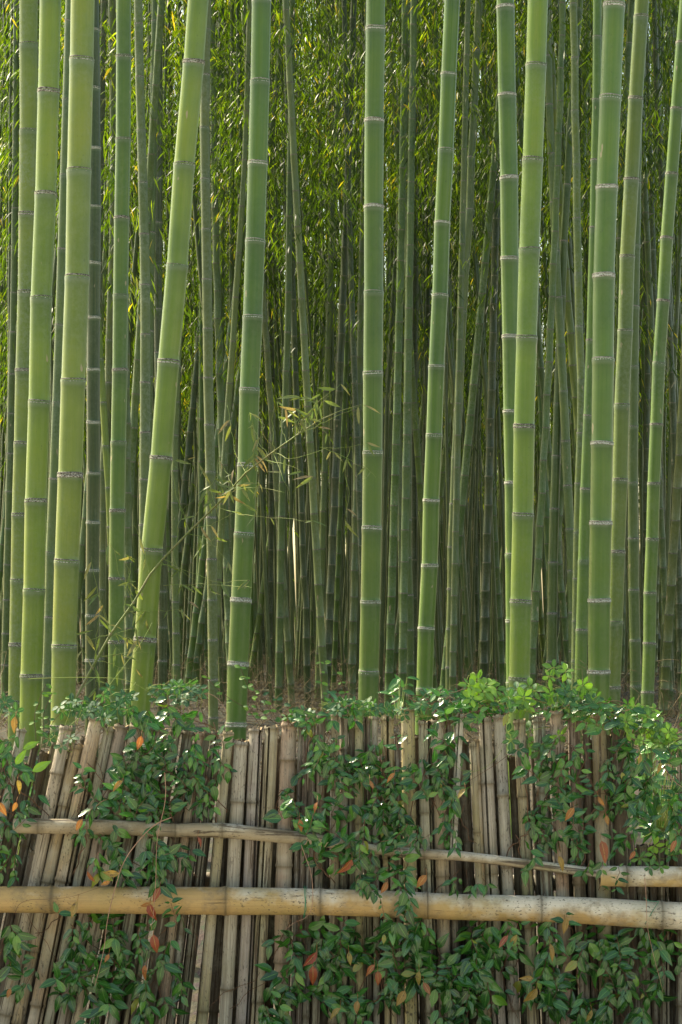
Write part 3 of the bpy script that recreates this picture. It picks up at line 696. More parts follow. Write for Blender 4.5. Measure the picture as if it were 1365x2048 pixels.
# far-off grove mass, plus unseen side and rear crowns added to block light
def thicket():
    g = np.random.default_rng(5); Vs = []; Ts = []
    pos = []
    for k in range(36):
        y = g.uniform(63, 84); x = g.uniform(-15, 15); pos.append((x, y))
    for k in range(90):  # crowns outside both frame edges, added to keep side light out
        s = -1 if k % 2 else 1
        y = g.uniform(14, 62); x = s * (y * .16 + g.uniform(.8, 7)); pos.append((x, y))
    for k in range(46): pos.append((g.uniform(-17, 17), g.uniform(-15, -9)))  # unseen crowns behind the camera, added to dim low frontal light
    m = MB()
    for (x, y) in pos:
        _, V, T = CROWNS[int(g.integers(7))]
        a = g.uniform(0, 6.28); ca, sa = math.cos(a), math.sin(a)
        keep = g.random(len(V)) < .8
        W = V[keep].copy(); X0 = W[..., 0] * ca - W[..., 1] * sa; Y0 = W[..., 0] * sa + W[..., 1] * ca
        W[..., 0] = X0 * 1.35 + x; W[..., 1] = Y0 * 1.35 + y; W[..., 2] = W[..., 2] * 1.1 + (g.choice([g.uniform(0.0, 5.0), g.uniform(5, 15)]) if y > 62 else g.uniform(1, 9))
        Vs.append(W); Ts.append(T[keep])
    me = mesh_from_quads('thicket_leaves', np.concatenate(Vs), np.concatenate(Ts), M_BLEAF)
    o = link('distant_and_added_foliage', me); tag(o, 'distant bamboo foliage closing off the grove, plus added unseen crowns that block light', 'foliage', kind='stuff')
    pos = [p for p in pos if p[1] > 0]
    pos = pos[::2]
    for k in range(720):
        pos.append((g.uniform(-14, 14), g.uniform(50, 90)))
    for k in range(200):
        pos.append((g.uniform(-24, 24), g.uniform(90, 130)))
    for k in range(280):
        y = g.uniform(29, 50); pos.append((y * g.uniform(-.16, .16), y))
    for (x, y) in pos:
        l1, l2 = g.normal(0, .3), g.normal(0, .5); r = g.uniform(.035, .055) if y > 50 else g.uniform(.016, .034); z0 = gz(x, y)
        m.tube([(x, y, z0 - .1), (x + l1 * .5, y, z0 + 4), (x + l1 + l2 * .3, y, z0 + 8), (x + l1 + l2, y, z0 + 17)], [r, r * .95, r * .8, r * .5], 6, 0, False)
    o = link('distant_bamboo_stems', m.mesh('thicket_stems', [M_CULMF]), None, None, (.045, .072, .016, .3)); tag(o, 'innumerable thin bamboo stems at the very back of the grove', 'bamboo stems', kind='stuff')
thicket()

# ------------------------------------------------------------------ the fence
FY = 8.5
def slope(x):
    pts = [(0, -.215), (130, -.21), (272, -.20), (420, -.125), (484, -.06), (600, -.03), (700, 0), (800, .01), (970, .05), (1113, .035), (1250, .03), (1361, 0)]
    return float(np.interp(x, [p[0] for p in pts], [p[1] for p in pts]))
fence = empty('bamboo_fence', (0, FY, gz(0, FY)))
tag(fence, 'weathered low fence of tan and grey upright bamboo stakes with horizontal bamboo rails', 'fence')
fo = fence.location.copy()

BACK = MB()
def stake(x, ytop, w, Y, col, wear, slit=0, s=None, ybot=None, back=False):
    s = slope(x) if s is None else s
    w *= 1.02
    D = w / F * Y
    m = MB()
    if ybot is None:
        p1 = at(x, ytop, Y); zb = -.03
        ybot = HZ - (zb - EYE) / Y * F
    sides = 18
    rowsl = ybot - ytop
    nodes = []
    y = ytop + random.uniform(4, 9); nodes.append(y)
    g0 = random.uniform(130, 260)
    y += random.uniform(60, 230)
    while y < ybot: nodes.append(y); y += g0 * random.uniform(.85, 1.15)
    # ring rows
    rows = {ytop: .98, ybot: 1.0}
    for n in nodes:
        for dy, k in ((-6, 1.0), (-2.5, 1.10), (1, 1.13), (3, .965), (8, .955)):
            if ytop < n + dy < ybot: rows[n + dy] = k
    for j in range(1, 14): rows.setdefault(ytop + rowsl * j / 14, .99)
    ys = sorted(rows)
    ph = random.uniform(0, 6); amp = random.uniform(.5, 2.2) * (w / 25)
    P = []; Rr = []; Vc = []
    allb = [ytop - 100] + nodes + [ybot + 200]
    for yy in ys:
        xx = x + s * (yy - ytop) + amp * math.sin(ph + (yy - ytop) / 190.0)
        P.append(at(xx, yy, Y)); Rr.append(D / 2 * rows[yy] * (1 + .03 * math.sin(ph * 2 + yy / 130)))
        k = max(i for i, b_ in enumerate(allb) if b_ <= yy + .01); k = min(k, len(allb) - 2)
        Vc.append(k + (yy - allb[k]) / (allb[k + 1] - allb[k]))
    up = Vector((0, -1, 0))
    vs = []
    for i, p in enumerate(P):
        t = (P[min(i + 1, len(P) - 1)] - P[max(i - 1, 0)]).normalized(); a = t.cross(up).normalized(); b_ = t.cross(a)
        for k in range(sides):
            q = 2 * math.pi * k / sides
            jr = 1 + .025 * math.sin(q * 2 + ph) + (.012 * math.sin(q * 5 + yy))
            tz = Vector((0, 0, .004 * math.sin(q * 3 + ph) + .003 * math.sin(q * 7 + ph * 3))) if i == 0 else Vector()
            vs.append(p + a * (math.cos(q) * Rr[i] * jr) + b_ * (math.sin(q) * Rr[i] * jr) + tz)
    # which side faces the viewer: b_ direction
    fs = []; uvs = []; mi = []
    # slit: drop face columns in front, showing the dark hollow
    front = sides // 4 if (P[0] + 0 * up).y > 0 and b_.y < 0 else 3 * sides // 4
    drop = set()
    if slit: 
        c0 = front + random.choice([-2, -1, 0, 1]); drop = {c0 % sides}
    cut0 = random.uniform(0, .5) if slit and random.random() < .5 else 0
    for i in range(len(P) - 1):
        for k in range(sides):
            if k in drop and i / len(P) >= cut0 and i < len(P) * .93: continue
            k2 = (k + 1) % sides
            fs.append([i * sides + k, i * sides + k2, (i + 1) * sides + k2, (i + 1) * sides + k]); mi.append(0)
            ku = (k + 1) / sides
            uvs.append([(k / sides, Vc[i]), (ku, Vc[i]), (ku, Vc[i + 1]), (k / sides, Vc[i + 1])])
    # hollow mouth: rim, inner wall, floor
    base = len(vs)
    t = (P[0] - P[1]).normalized()
    for rr, dz in ((.80, 0), (.76, -.5 * D)):
        for k in range(sides):
            c_ = P[0]; v = vs[k] - c_
            vs.append(c_ + v * rr + t * dz)
    for k in range(sides):
        k2 = (k + 1) % sides
        fs.append([k, k2, base + k2, base + k]); uvs.append([(0, 0)] * 4); mi.append(1)
        fs.append([base + k, base + k2, base + sides + k2, base + sides + k]); uvs.append([(0, 0)] * 4); mi.append(2)
    fs.append([base + sides + k for k in range(sides)]); uvs.append([(0, 0)] * sides); mi.append(2)
    if back:
        BACK.add([v - fo for v in vs], fs, [[(a_ + x, b2) for a_, b2 in u_] for u_ in uvs]); BACK.mi[-len(mi):] = mi
        return None
    m.add([v - fo for v in vs], fs, uvs); m.mi = mi
    o = link('stake', m.mesh('stake', [M_STAKE, M_CUT, M_INNER]), fence, None, (*col, wear))
    return o

TAN = (.51, .41, .245); GRY = (.46, .435, .35); ORG = (.48, .36, .215); BRN = (.34, .295, .215); DKB = (.19, .165, .125); WHT = (.60, .58, .49); OLV = (.41, .37, .20)
stakes = [
 (10, 1500, 22, BRN, .6, 0), (43, 1458, 18, GRY, .4, 0), (70, 1700, 20, BRN, .8, 0), (133, 1452, 25, GRY, .25, 0), (154, 1488, 24, OLV, .3, 0), (195, 1433, 29, TAN, .15, 1), (219, 1454, 20, BRN, .4, 0), (246, 1450, 27, BRN, .3, 0),
 (274, 1449, 25, TAN, .3, 0), (300, 1452, 22, BRN, .5, 0), (326, 1456, 24, GRY, .4, 0), (352, 1460, 22, BRN, .6, 1), (378, 1462, 24, DKB, .8, 0), (400, 1465, 20, TAN, .4, 0), (415, 1463, 14, DKB, .6, 0), (431, 1463, 15, DKB, .6, 1),
 (457, 1463, 20, ORG, .15, 0), (484, 1482, 27, GRY, .15, 0), (514, 1456, 26, GRY, .3, 1), (542, 1452, 25, TAN, .35, 1), (581, 1444, 31, TAN, .1, 0), (603, 1445, 10, DKB, .5, 0), (613, 1456, 11, DKB, .6, 0), (625, 1446, 15, BRN, .6, 0),
 (643, 1428, 16, BRN, .5, 0), (671, 1424, 17, BRN, .4, 0), (688, 1421, 17, BRN, .4, 0), (705, 1450, 13, DKB, .7, 0), (719, 1449, 17, TAN, .1, 0), (734, 1435, 15, DKB, .7, 1), (750, 1431, 13, GRY, .2, 0), (776, 1432, 25, TAN, .25, 1),
 (796, 1470, 12, DKB, .6, 0), (815, 1415, 26, TAN, .1, 0), (850, 1442, 25, GRY, .35, 1), (876, 1438, 26, TAN, .4, 0), (897, 1440, 14, DKB, .6, 0), (945, 1484, 14, OLV, .3, 0), (954, 1480, 8, TAN, .2, 0),
 (969, 1434, 25, GRY, .12, 1), (999, 1430, 24, GRY, .2, 0), (1040, 1440, 24, TAN, .35, 0), (1080, 1438, 25, GRY, .45, 0), (1113, 1422, 27, TAN, .25, 0), (1149, 1434, 25, BRN, .5, 0), (1173, 1460, 14, DKB, .8, 0),
 (1196, 1430, 28, ORG, .2, 0), (1216, 1470, 14, DKB, .7, 0), (1237, 1460, 29, BRN, .75, 0), (1262, 1670, 17, DKB, .7, 0), (1284, 1690, 22, BRN, .6, 0), (1306, 1690, 15, DKB, .7, 0), (1325, 1680, 20, BRN, .6, 1), (1361, 1472, 17, BRN, .6, 0)]
for (x, yt, w_, col, wear, sl_) in stakes:
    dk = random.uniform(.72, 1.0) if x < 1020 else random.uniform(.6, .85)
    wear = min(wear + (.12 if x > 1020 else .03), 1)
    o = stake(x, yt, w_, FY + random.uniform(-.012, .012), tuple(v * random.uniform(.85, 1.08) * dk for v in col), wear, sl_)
# short grey peeling piece hung on the fence, and its neighbour
o = stake(922, 1428, 14, FY - .035, WHT, .05, 1, s=-.055, ybot=1700); o['label'] = 'short pale peeling stake ending above the sloping rail'
# backing row, coloured extra dark to stand for shade in the gaps
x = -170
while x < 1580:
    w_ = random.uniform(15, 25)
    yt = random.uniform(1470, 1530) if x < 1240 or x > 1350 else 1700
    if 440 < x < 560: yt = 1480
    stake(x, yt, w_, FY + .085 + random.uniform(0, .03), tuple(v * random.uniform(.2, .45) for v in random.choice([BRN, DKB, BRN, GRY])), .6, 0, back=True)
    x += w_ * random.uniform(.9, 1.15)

tag(link('backing_stakes', BACK.mesh('backing_stakes', [M_STAKE, M_CUT, M_INNER]), fence, None, (.10, .083, .06, .6)), 'second row of dark old stakes, coloured darker still for shade in the gaps', kind='stuff')
for x in list(range(-170, -5, 24)) + list(range(1386, 1580, 25)):
    stake(x, random.uniform(1440, 1480), 25, FY + random.uniform(-.01, .01), tuple(v * random.uniform(.8, 1.05) for v in random.choice([TAN, GRY, BRN])), .4, 0)
def rail(name, pts, wds, nodes, Y, col, wear, open_left=False, x0=None, x1=None):
    """pts: (x, y) along the rail; wds same length"""
    m = MB(); xs = set([p[0] for p in pts])
    a, b_ = pts[0][0], pts[-1][0]
    prof = {}
    for k in range(61): prof[a + (b_ - a) * k / 60] = 1.0
    for n in nodes:
        for dx, k in ((-9, 1.0), (-4.5, 1.06), (-1.5, 1.075), (0, 1.02), (1.5, 1.07), (4.5, 1.03), (9, .985)): prof[n + dx] = k
    X = sorted(x for x in prof if a <= x <= b_); S = 28; vs = []; V = []
    allb = [a - 150] + sorted(nodes) + [b_ + 150]
    for x in X:
        y = float(np.interp(x, [p[0] for p in pts], [p[1] for p in pts])); y = spline([(p[0], p[1]) for p in pts], x)
        wd = float(np.interp(x, [p[0] for p in pts], wds)); r = wd / 2 / F * Y * prof[x]
        p = at(x, y, Y)
        for k in range(S):
            q = 2 * math.pi * k / S; vs.append(p + Vector((0, -math.sin(q) * r, math.cos(q) * r)) - fo)
        k = max(i for i, v in enumerate(allb) if v <= x); k = min(k, len(allb) - 2); V.append(k + (x - allb[k]) / (allb[k + 1] - allb[k]))
    fs = []; uv = []; mi = []
    for i in range(len(X) - 1):
        for k in range(S):
            k2 = (k + 1) % S; ku = (k + 1) / S
            fs.append([i * S + k, (i + 1) * S + k, (i + 1) * S + k2, i * S + k2]); uv.append([(k / S, V[i]), (k / S, V[i + 1]), (ku, V[i + 1]), (ku, V[i])]); mi.append(0)
    for end, dr in ((0, 1), ((len(X) - 1) * S, -1)):
        c_ = sum((vs[end + k] for k in range(S)), Vector()) / S
        b0 = len(vs)
        for rr, dx in ((.82, 0), (.8, .04)):
            for k in range(S): vs.append(c_ + (vs[end + k] - c_) * rr + Vector((dx * dr, 0, 0)))
        for k in range(S):
            k2 = (k + 1) % S
            fs.append([end + k, end + k2, b0 + k2, b0 + k]); uv.append([(0, 0)] * 4); mi.append(1)
            fs.append([b0 + k, b0 + k2, b0 + S + k2, b0 + S + k]); uv.append([(0, 0)] * 4); mi.append(2)
        fs.append([b0 + S + k for k in range(S)]); uv.append([(0, 0)] * S); mi.append(2)
    m.add(vs, fs, uv); m.mi = mi
    return link(name, m.mesh(name, [M_RAIL, M_CUT, M_INNER]), fence, None, (*col, wear))
o = rail('rail', [(-190, 1798), (200, 1800), (455, 1802), (640, 1804), (800, 1809), (920, 1814), (1085, 1818), (1200, 1823), (1315, 1830), (1600, 1840)], [52, 54, 56, 53, 53, 52, 52, 54, 55, 55],
         [105, 453, 641, 855, 1082, 1322], FY - .095, (.42, .28, .115), .05); o['label'] = 'thick tan main rail running the whole width'
o = rail('rail', [(28, 1652), (200, 1654), (352, 1660), (445, 1661), (556, 1672), (633, 1680), (756, 1700), (848, 1708), (920, 1712), (1054, 1728), (1205, 1747)], [30, 30, 28, 30, 27, 24, 20, 21, 20, 19, 19],
         [77, 352, 445, 600, 848, 1054], FY - .06, (.33, .275, .185), .45); o['label'] = 'thin pale rail sloping down to the right'
o = rail('rail', [(1200, 1752), (1300, 1753), (1600, 1756)], [41, 41, 41], [1252], FY - .085, (.43, .30, .13), .05); o['label'] = 'short tan rail piece with open end on the right'
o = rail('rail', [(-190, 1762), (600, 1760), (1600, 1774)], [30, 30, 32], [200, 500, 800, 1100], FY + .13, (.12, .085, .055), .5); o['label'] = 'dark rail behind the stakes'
def wire(pts, Y):
    m = MB(); m.tube([at(x, y, Y + dy) - fo for x, y, dy in pts], .0012, 6)
    return link('wire_tie', m.mesh('wire_tie', [M_WIRE]), fence)
RY = FY - .095 - .052
wire([(609, 1772, .05), (609, 1778, .02), (610, 1790, -.0), (611, 1804, -.004), (610, 1820, .0), (610, 1830, .025), (610, 1836, .05)], RY)
wire([(613, 1773, .05), (612, 1780, .02), (612.5, 1792, -.0), (611.5, 1806, -.004), (613, 1820, .0), (608, 1830, .025), (608, 1840, .04)], RY)
wire([(1288, 1796, .05), (1300, 1802, .03), (1318, 1803, .025), (1306, 1822, -.002), (1292, 1845, .008), (1282, 1856, .04), (1276, 1856, .05)], RY)

# ------------------------------------------------------------------ climbing vines
AUT = [(148, 1820, .75, 36), (303, 1825, .05, 34), (310, 1888, .15, 36), (401, 1683, 0, 20), (694, 1735, .25, 38), (621, 1920, .0, 38), (627, 1952, .18, 38), (740, 1940, .35, 28), (757, 1957, .3, 28),
 (855, 1978, .4, 28), (837, 1957, .85, 28), (802, 1997, .7, 34), (669, 2026, .8, 30), (714, 2015, .65, 26), (700, 1918, .85, 26), (744, 1570, .5, 18), (781, 1554, .5, 24), (602, 1651, .45, 24), (630, 1614, .4, 22),
 (280, 1486, .4, 28), (234, 1570, .65, 28), (28, 1449, .68, 32), (40, 1572, .8, 26), (30, 1614, .55, 20), (5, 1618, .5, 30), (158, 1650, .5, 26), (223, 1748, .75, 30), (181, 1755, .3, 26), (211, 1767, .55, 20),
 (288, 1945, .4, 30), (214, 1917, .45, 18), (18, 1987, .5, 20), (313, 1790, .2, 32), (292, 1811, .5, 20), (1203, 1604, .55, 22), (1215, 1641, .6, 20), (1140, 1628, .5, 30), (1210, 1704, .28, 46), (1124, 1727, .75, 32),
 (1006, 1883, .2, 30), (1026, 1883, .85, 30), (1106, 1906, .7, 36), (1054, 1957, .72, 26), (1063, 1992, .75, 36), (1131, 1852, .7, 32), (1179, 2033, .8, 26), (1280, 1519, .85, 22), (1319, 1537, .8, 20), (1265, 1711, .35, 20),
 (1346, 1692, .4, 26), (922, 1586, .8, 24), (843, 1762, .5, 30), (769, 1776, .45, 26)]
PALE = [(63, 1490, 34), (42, 1514, 36), (84, 1532, 42)]
VINES = [
 ('vine', 'glossy leaves and orange dead ones climbing the leftmost end of the fence', [(18, 1500, 26, 40, 26), (20, 1560, 34, 40, 26), (22, 1640, 28, 34, 22), (22, 1720, 36, 40, 34), (12, 1890, 26, 50, 20), (45, 1590, 30, 30, 8)]),
 ('vine', 'large dark green vine covering the fence below the leaning culm', [(330, 1425, 85, 26, 60), (330, 1500, 85, 55, 110), (265, 1575, 105, 62, 150), (345, 1600, 75, 62, 90), (255, 1700, 85, 55, 85), (335, 1720, 55, 45, 44), (430, 1500, 28, 70, 26), (425, 1590, 20, 45, 12), (200, 1640, 50, 40, 34)]),
 ('vine', 'hanging vine tangle under the main rail at lower left', [(250, 1860, 65, 50, 50), (185, 1910, 55, 75, 52), (225, 1985, 105, 60, 104), (320, 1940, 45, 80, 50), (150, 1840, 50, 26, 16), (350, 1850, 18, 50, 10), (50, 1900, 40, 90, 18)]),
 ('vine', 'broad dark vine mass spilling over the middle of the fence and rails', [(590, 1440, 50, 18, 18), (650, 1520, 50, 70, 56), (730, 1560, 85, 90, 140), (800, 1560, 70, 80, 84), (720, 1650, 145, 50, 130), (600, 1640, 50, 34, 34), (730, 1730, 115, 48, 96), (785, 1785, 40, 60, 40), (575, 1600, 24, 24, 8), (700, 1425, 70, 18, 20), (855, 1600, 40, 70, 30)]),
 ('vine', 'dense vine hanging beneath the main rail at bottom middle', [(640, 1880, 90, 50, 62), (700, 1960, 140, 75, 170), (850, 1920, 115, 85, 150), (905, 1990, 90, 60, 84), (560, 1985, 55, 50, 34), (790, 1850, 80, 24, 26)]),
 ('vine', 'narrow vine climbing beside the short pale peeling stake', [(890, 1470, 28, 50, 34), (895, 1560, 30, 70, 44), (905, 1650, 26, 50, 24), (935, 1760, 34, 26, 16), (905, 1425, 50, 22, 34)]),
 ('vine', 'spreading green vine over the right part of the fence', [(1185, 1555, 85, 75, 120), (1130, 1640, 85, 60, 90), (1235, 1500, 55, 55, 60), (1275, 1600, 65, 75, 90), (1325, 1620, 50, 60, 48), (1190, 1700, 80, 38, 44), (1060, 1600, 34, 60, 30), (1240, 1760, 50, 26, 12), (1060, 1700, 30, 40, 12), (1330, 1560, 40, 50, 30), (1120, 1510, 60, 40, 30), (1320, 1500, 40, 30, 20)]),
 ('vine', 'bluish dark vine hanging under the main rail at lower right', [(1180, 1860, 120, 30, 44), (1250, 1920, 105, 75, 120), (1110, 1910, 60, 60, 50), (1000, 1880, 46, 55, 36), (955, 1950, 56, 80, 66), (1200, 2000, 145, 45, 90), (1335, 1890, 34, 80, 32), (1060, 1980, 60, 60, 34)]),
]
def vec_px(dx, dy): return Vector((dx, 0, -dy))
def build_vines():
    g = random.Random(3)
    objs = []
    for name, label, ells in VINES:
        cx = sum(e[0] for e in ells) / len(ells); e0 = empty(name, at(cx, 2080, FY - .1)); o3 = e0.location
        tag(e0, label, 'vine', 'climbing vines on the bamboo fence')
        lm = MB(); sm = MB()
        for (ex, ey, rx, ry, n) in ells:
            cnt = 0; n = int(n * (.62 if ex > 1040 and ey < 1760 else .98 if ey > 1840 else .92))
            while cnt < n:
                a = g.uniform(0, 6.28); rr = g.random() ** .5
                x, y = ex + rx * rr * math.cos(a), ey + ry * rr * math.sin(a)
                dirn = g.uniform(-.7, .7) + (math.pi / 2 if g.random() < .65 else -math.pi / 2)
                steps = g.randint(3, 7)
                rail_front = (1768 < y < 1838)
                Yb = FY - g.uniform(.03, .13)
                if y < 1435: Yb = FY + g.uniform(-.1, .12)
                if 1625 < y < 1745 and g.random() < .35 or (y > 1755 and y < 1850): Yb = FY - g.uniform(.15, .19)
                if 560 < x < 1060 and 1650 < y < 1735 and g.random() < .4: cnt += 2; continue
                if 1768 < y < 1836 and g.random() < .45: cnt += 2; continue
                pth = []
                ls = g.uniform(.8, 1.2)
                for k in range(steps):
                    P = at(x, y, Yb); pth.append(P - o3)
                    for sgn in (-1, 1):
                        if g.random() < .12: continue
                        ang = dirn + sgn * g.uniform(.5, 1.2)
                        dv = Vector((math.cos(ang), g.uniform(-.55, .15), -math.sin(ang) - .45))
                        nn = Vector((g.gauss(0, .65), -1.0, g.gauss(.6, .7)))
                        Lp = (g.uniform(23, 37) if g.random() < .72 else g.uniform(12, 22)) * ls * (1.0 if y > 1840 else .88)
                        L = Lp / F * FY
                        tint = min(max(g.gauss(.42, .24), 0), 1)
                        vine_leaf(lm, P - o3 + dv.normalized() * .004, dv, nn, L, L * g.uniform(.40, .54), tint, g.uniform(.05, .5), g.uniform(.05, .5))
                        cnt += 1
                    dirn += g.gauss(0, .35); st = g.uniform(11, 17)
                    x += math.cos(dirn) * st; y += math.sin(dirn) * st
                    if ((x - ex) / rx) ** 2 + ((y - ey) / ry) ** 2 > 1.5: break
                if len(pth) > 1: lm.tube(pth, g.uniform(.0007, .0014), 4, 1, cap=False)
            # longer woody runners through the clump
            for _ in range(max(2, n // 22)):
                x, y = ex + g.uniform(-rx, rx), ey - ry * .8; pth = []
                dx = g.gauss(0, .5)
                for k in range(9):
                    pth.append(at(x, y, FY - g.uniform(.03, .06)) - o3); x += dx * 12 + g.gauss(0, 4); y += ry * .2 + g.gauss(0, 3)
                sm = MB(); sm.tube(pth, g.uniform(.001, .0022), 5, cap=False); link('vine_stem', sm.mesh('vine_stem', [M_STEMB]), e0)
        link('foliage', lm.mesh('vine_foliage', [M_VINE, M_STEMB]), e0)
        objs.append((e0, ells))
    for i, (x, y, t, L) in enumerate(AUT):
        e0 = min(objs, key=lambda q: min((x - e[0]) ** 2 / e[2] ** 2 + (y - e[1]) ** 2 / e[3] ** 2 for e in q[1]))[0]
        m = MB(); ang = g.uniform(-.6, .6) + math.pi / 2
        if g.random() < .25: ang += 1.0
        dv = Vector((math.cos(ang), -.15, -math.sin(ang))); LL = L / F * FY
        P = at(x, y, FY - .2) - e0.location - dv * LL * .5
        vine_leaf(m, P, dv, Vector((g.gauss(0, .5), -1, g.gauss(.2, .4))), LL, LL * g.uniform(.36, .52), t, g.uniform(.1, .7), g.uniform(.1, .7))
        m.tube([P + Vector((0, .05, .02)), P + Vector((0, .02, .012)), P], .0008, 4)
        nm = 'red_leaf' if t < .32 else 'orange_leaf' if t < .6 else 'yellow_leaf'
        link(nm, m.mesh(nm, [M_AUT]), e0)
    for (x, y, L) in PALE:
        e0 = objs[0][0]; m = MB(); ang = g.uniform(-1, 0)
        dv = Vector((math.cos(ang), -.1, -math.sin(ang))); LL = L / F * FY
        P = at(x, y, FY - .18) - e0.location - dv * LL * .5
        vine_leaf(m, P, dv, Vector((.1, -1, .3)), LL, LL * .42, 1.0, .15, .15)
        m.tube([P + Vector((-.02, .06, -.02)), P + Vector((-.008, .02, -.006)), P], .0009, 4)
        link('pale_leaf', m.mesh('pale_leaf', [M_AKE]), e0)
    return objs
VOBJ = build_vines()

# long bare runners hanging over the fence
def runner(label, pts, Y, mat, r=.0015):
    P = [at(x, y, Y + (p[0] if p else 0)) for x, y, *p in pts]
    # smooth
    Q = []
    for i in range(len(P) - 1):
        a, b_, c_, d_ = P[max(i - 1, 0)], P[i], P[i + 1], P[min(i + 2, len(P) - 1)]
        for k in range(6):
            u = k / 6; Q.append(.5 * ((2 * b_) + (c_ - a) * u + (2 * a - 5 * b_ + 4 * c_ - d_) * u * u + (3 * b_ - a - 3 * c_ + d_) * u ** 3))
    Q.append(P[-1]); m = MB(); o3 = P[0]
    m.tube([q - o3 for q in Q], [r * (1 - .5 * i / len(Q)) for i in range(len(Q))], 6)
    o = link('vine_runner', m.mesh('vine_runner', [mat]), None, o3); tag(o, label, 'vine runner', 'bare runners trailing over the fence')
RB = simple('pinkish_stem', (.36, .22, .15), .6, (.22, .12, .08), 30)
runner('long arching tan runner crossing both rails on the left', [(343, 1635), (310, 1650), (275, 1685), (248, 1725), (234, 1765), (222, 1810), (214, 1850), (208, 1900), (196, 1950), (190, 1972)], FY - .2, RB, .0020)
runner('thin straight runner hanging down past the red leaves', [(330, 1545), (331, 1600), (315, 1680), (312, 1760), (308, 1820), (303, 1860)], FY - .21, RB)
runner('green runner arching leftward above the leaning culm base', [(56, 1358), (100, 1356), (180, 1355), (250, 1360), (300, 1385), (350, 1420)], FY - .02, M_STEMG, .0014)
runner('thin green runner rising behind the fence top on the left', [(130, 1460), (170, 1425), (215, 1375), (250, 1330), (280, 1290), (305, 1245)], FY + .1, M_STEMG, .0014)
runner('pinkish curling runner looping above the vine crest', [(370, 1386), (395, 1384), (425, 1390), (445, 1408), (454, 1430), (450, 1450)], FY - .05, RB, .0012)
runner('pinkish runner dangling in front of the main rail middle', [(603, 1690), (612, 1715), (622, 1745), (626, 1780), (624, 1815), (612, 1835), (590, 1845), (570, 1860)], FY - .2, RB, .0014)
runner('pale wiry runner hanging at the far right below the rail', [(1290, 1755), (1293, 1800), (1295, 1850), (1305, 1900), (1318, 1950), (1327, 1985)], FY - .2, RB, .0013)
runner('thin wire-like runner strung between stakes right of centre', [(1030, 1500), (990, 1530), (950, 1555), (915, 1580), (880, 1625)], FY - .06, M_STEMB, .0010)
runner('dark wavy tendril lying across the main rail at left', [(30, 1830), (38, 1810), (60, 1800), (100, 1798), (140, 1794), (190, 1778), (225, 1765)], FY - .165, M_STEMB, .0009)
runner('pinkish diagonal runner behind the akebia at right', [(1310, 1515), (1335, 1545), (1352, 1565), (1375, 1580)], FY - .1, RB, .0014)
runner('yellowish runner sagging between stakes beside the pale peeling stake', [(890, 1500), (915, 1535), (945, 1543), (975, 1532), (1000, 1505), (1010, 1480)], FY - .08, M_STEMG, .0010)

# ------------------------------------------------------------------ akebia: five round leaflets on a stalk
def akebia(label, ells, tmin, tmax, size, seed, Y0, Y1):
    g = random.Random(seed); cx = sum(e[0] for e in ells) / len(ells)
    e0 = empty('akebia_vine', at(cx, 1500, FY)); o3 = e0.location; tag(e0, label, 'vine', 'akebia vines along the fence top')
    lm = MB(); sm = MB()
    for (ex, ey, rx, ry, n) in ells:
        for _ in range(n):
            a = g.uniform(0, 6.28); rr = g.random() ** .5
            x, y = ex + rx * rr * math.cos(a), ey + ry * rr * math.sin(a); Y = g.uniform(Y0, Y1)
            c_ = at(x, y, Y) - o3
            nn = Vector((g.gauss(0, .5), -1, g.gauss(.5, .5))).normalized()
            u = nn.cross(Vector((0, 0, 1))).normalized(); v = nn.cross(u)
            a0 = g.uniform(0, 6.28); k5 = g.choice([3, 4, 5, 5]); tint = g.uniform(tmin, tmax)
            for k in range(k5):
                q = a0 + k * 2 * math.pi / 5 * 1.0
                dv = u * math.cos(q) + v * math.sin(q)
                L = size * g.uniform(.75, 1.2) / F * FY
                sp = c_ + dv * L * .18
                vine_leaf(lm, sp, dv + nn * .1, nn, L, L * g.uniform(.5, .62), min(max(tint + g.gauss(0, .08), 0), 1), g.uniform(.0, .35), g.uniform(.0, .3), profile='round')
                lm.tube([c_, sp], .0005, 4, 1, cap=False)
            b0 = at(x + g.uniform(-14, 14), y + g.uniform(14, 34), Y + .02) - o3
            lm.tube([b0, (b0 + c_) / 2 + Vector((g.gauss(0, .006), 0, .008)), c_], .0008, 4, 1, cap=False)
        for _ in range(max(2, n // 6)):
            x, y = ex - rx + g.uniform(-5, 5), ey + g.uniform(-ry, ry) * .7; pth = []
            for k in range(10):
                pth.append(at(x, y, (Y0 + Y1) / 2 + g.uniform(-.02, .02)) - o3); x += rx * .2; y += g.gauss(0, 5)
            sm = MB(); sm.tube(pth, .0011, 5, cap=False); link('vine_stem', sm.mesh('akebia_stem', [M_STEMG]), e0)
    link('foliage', lm.mesh('akebia_foliage', [M_AKE, M_STEMG]), e0)
akebia('bright lime-green akebia sprig above the stakes, right of the right-leaning culm', [(962, 1392, 46, 22, 10), (940, 1365, 20, 8, 3)], .7, 1, 20, 1, FY - .12, FY + .05)
akebia('mixed lime and dull green akebia crowning the fence under the yellow-green culm', [(1075, 1400, 65, 28, 24), (1130, 1350, 40, 20, 5), (1150, 1400, 45, 34, 16), (1070, 1480, 70, 28, 12)], .2, .95, 18, 2, FY - .1, FY + .08)
akebia('lime-tipped akebia trailing over the far right end of the fence', [(1255, 1430, 60, 24, 16), (1290, 1460, 50, 30, 16), (1345, 1485, 26, 16, 8), (1320, 1720, 50, 30, 12), (1170, 1440, 30, 20, 6)], .45, 1, 16, 3, FY - .12, FY + .06)
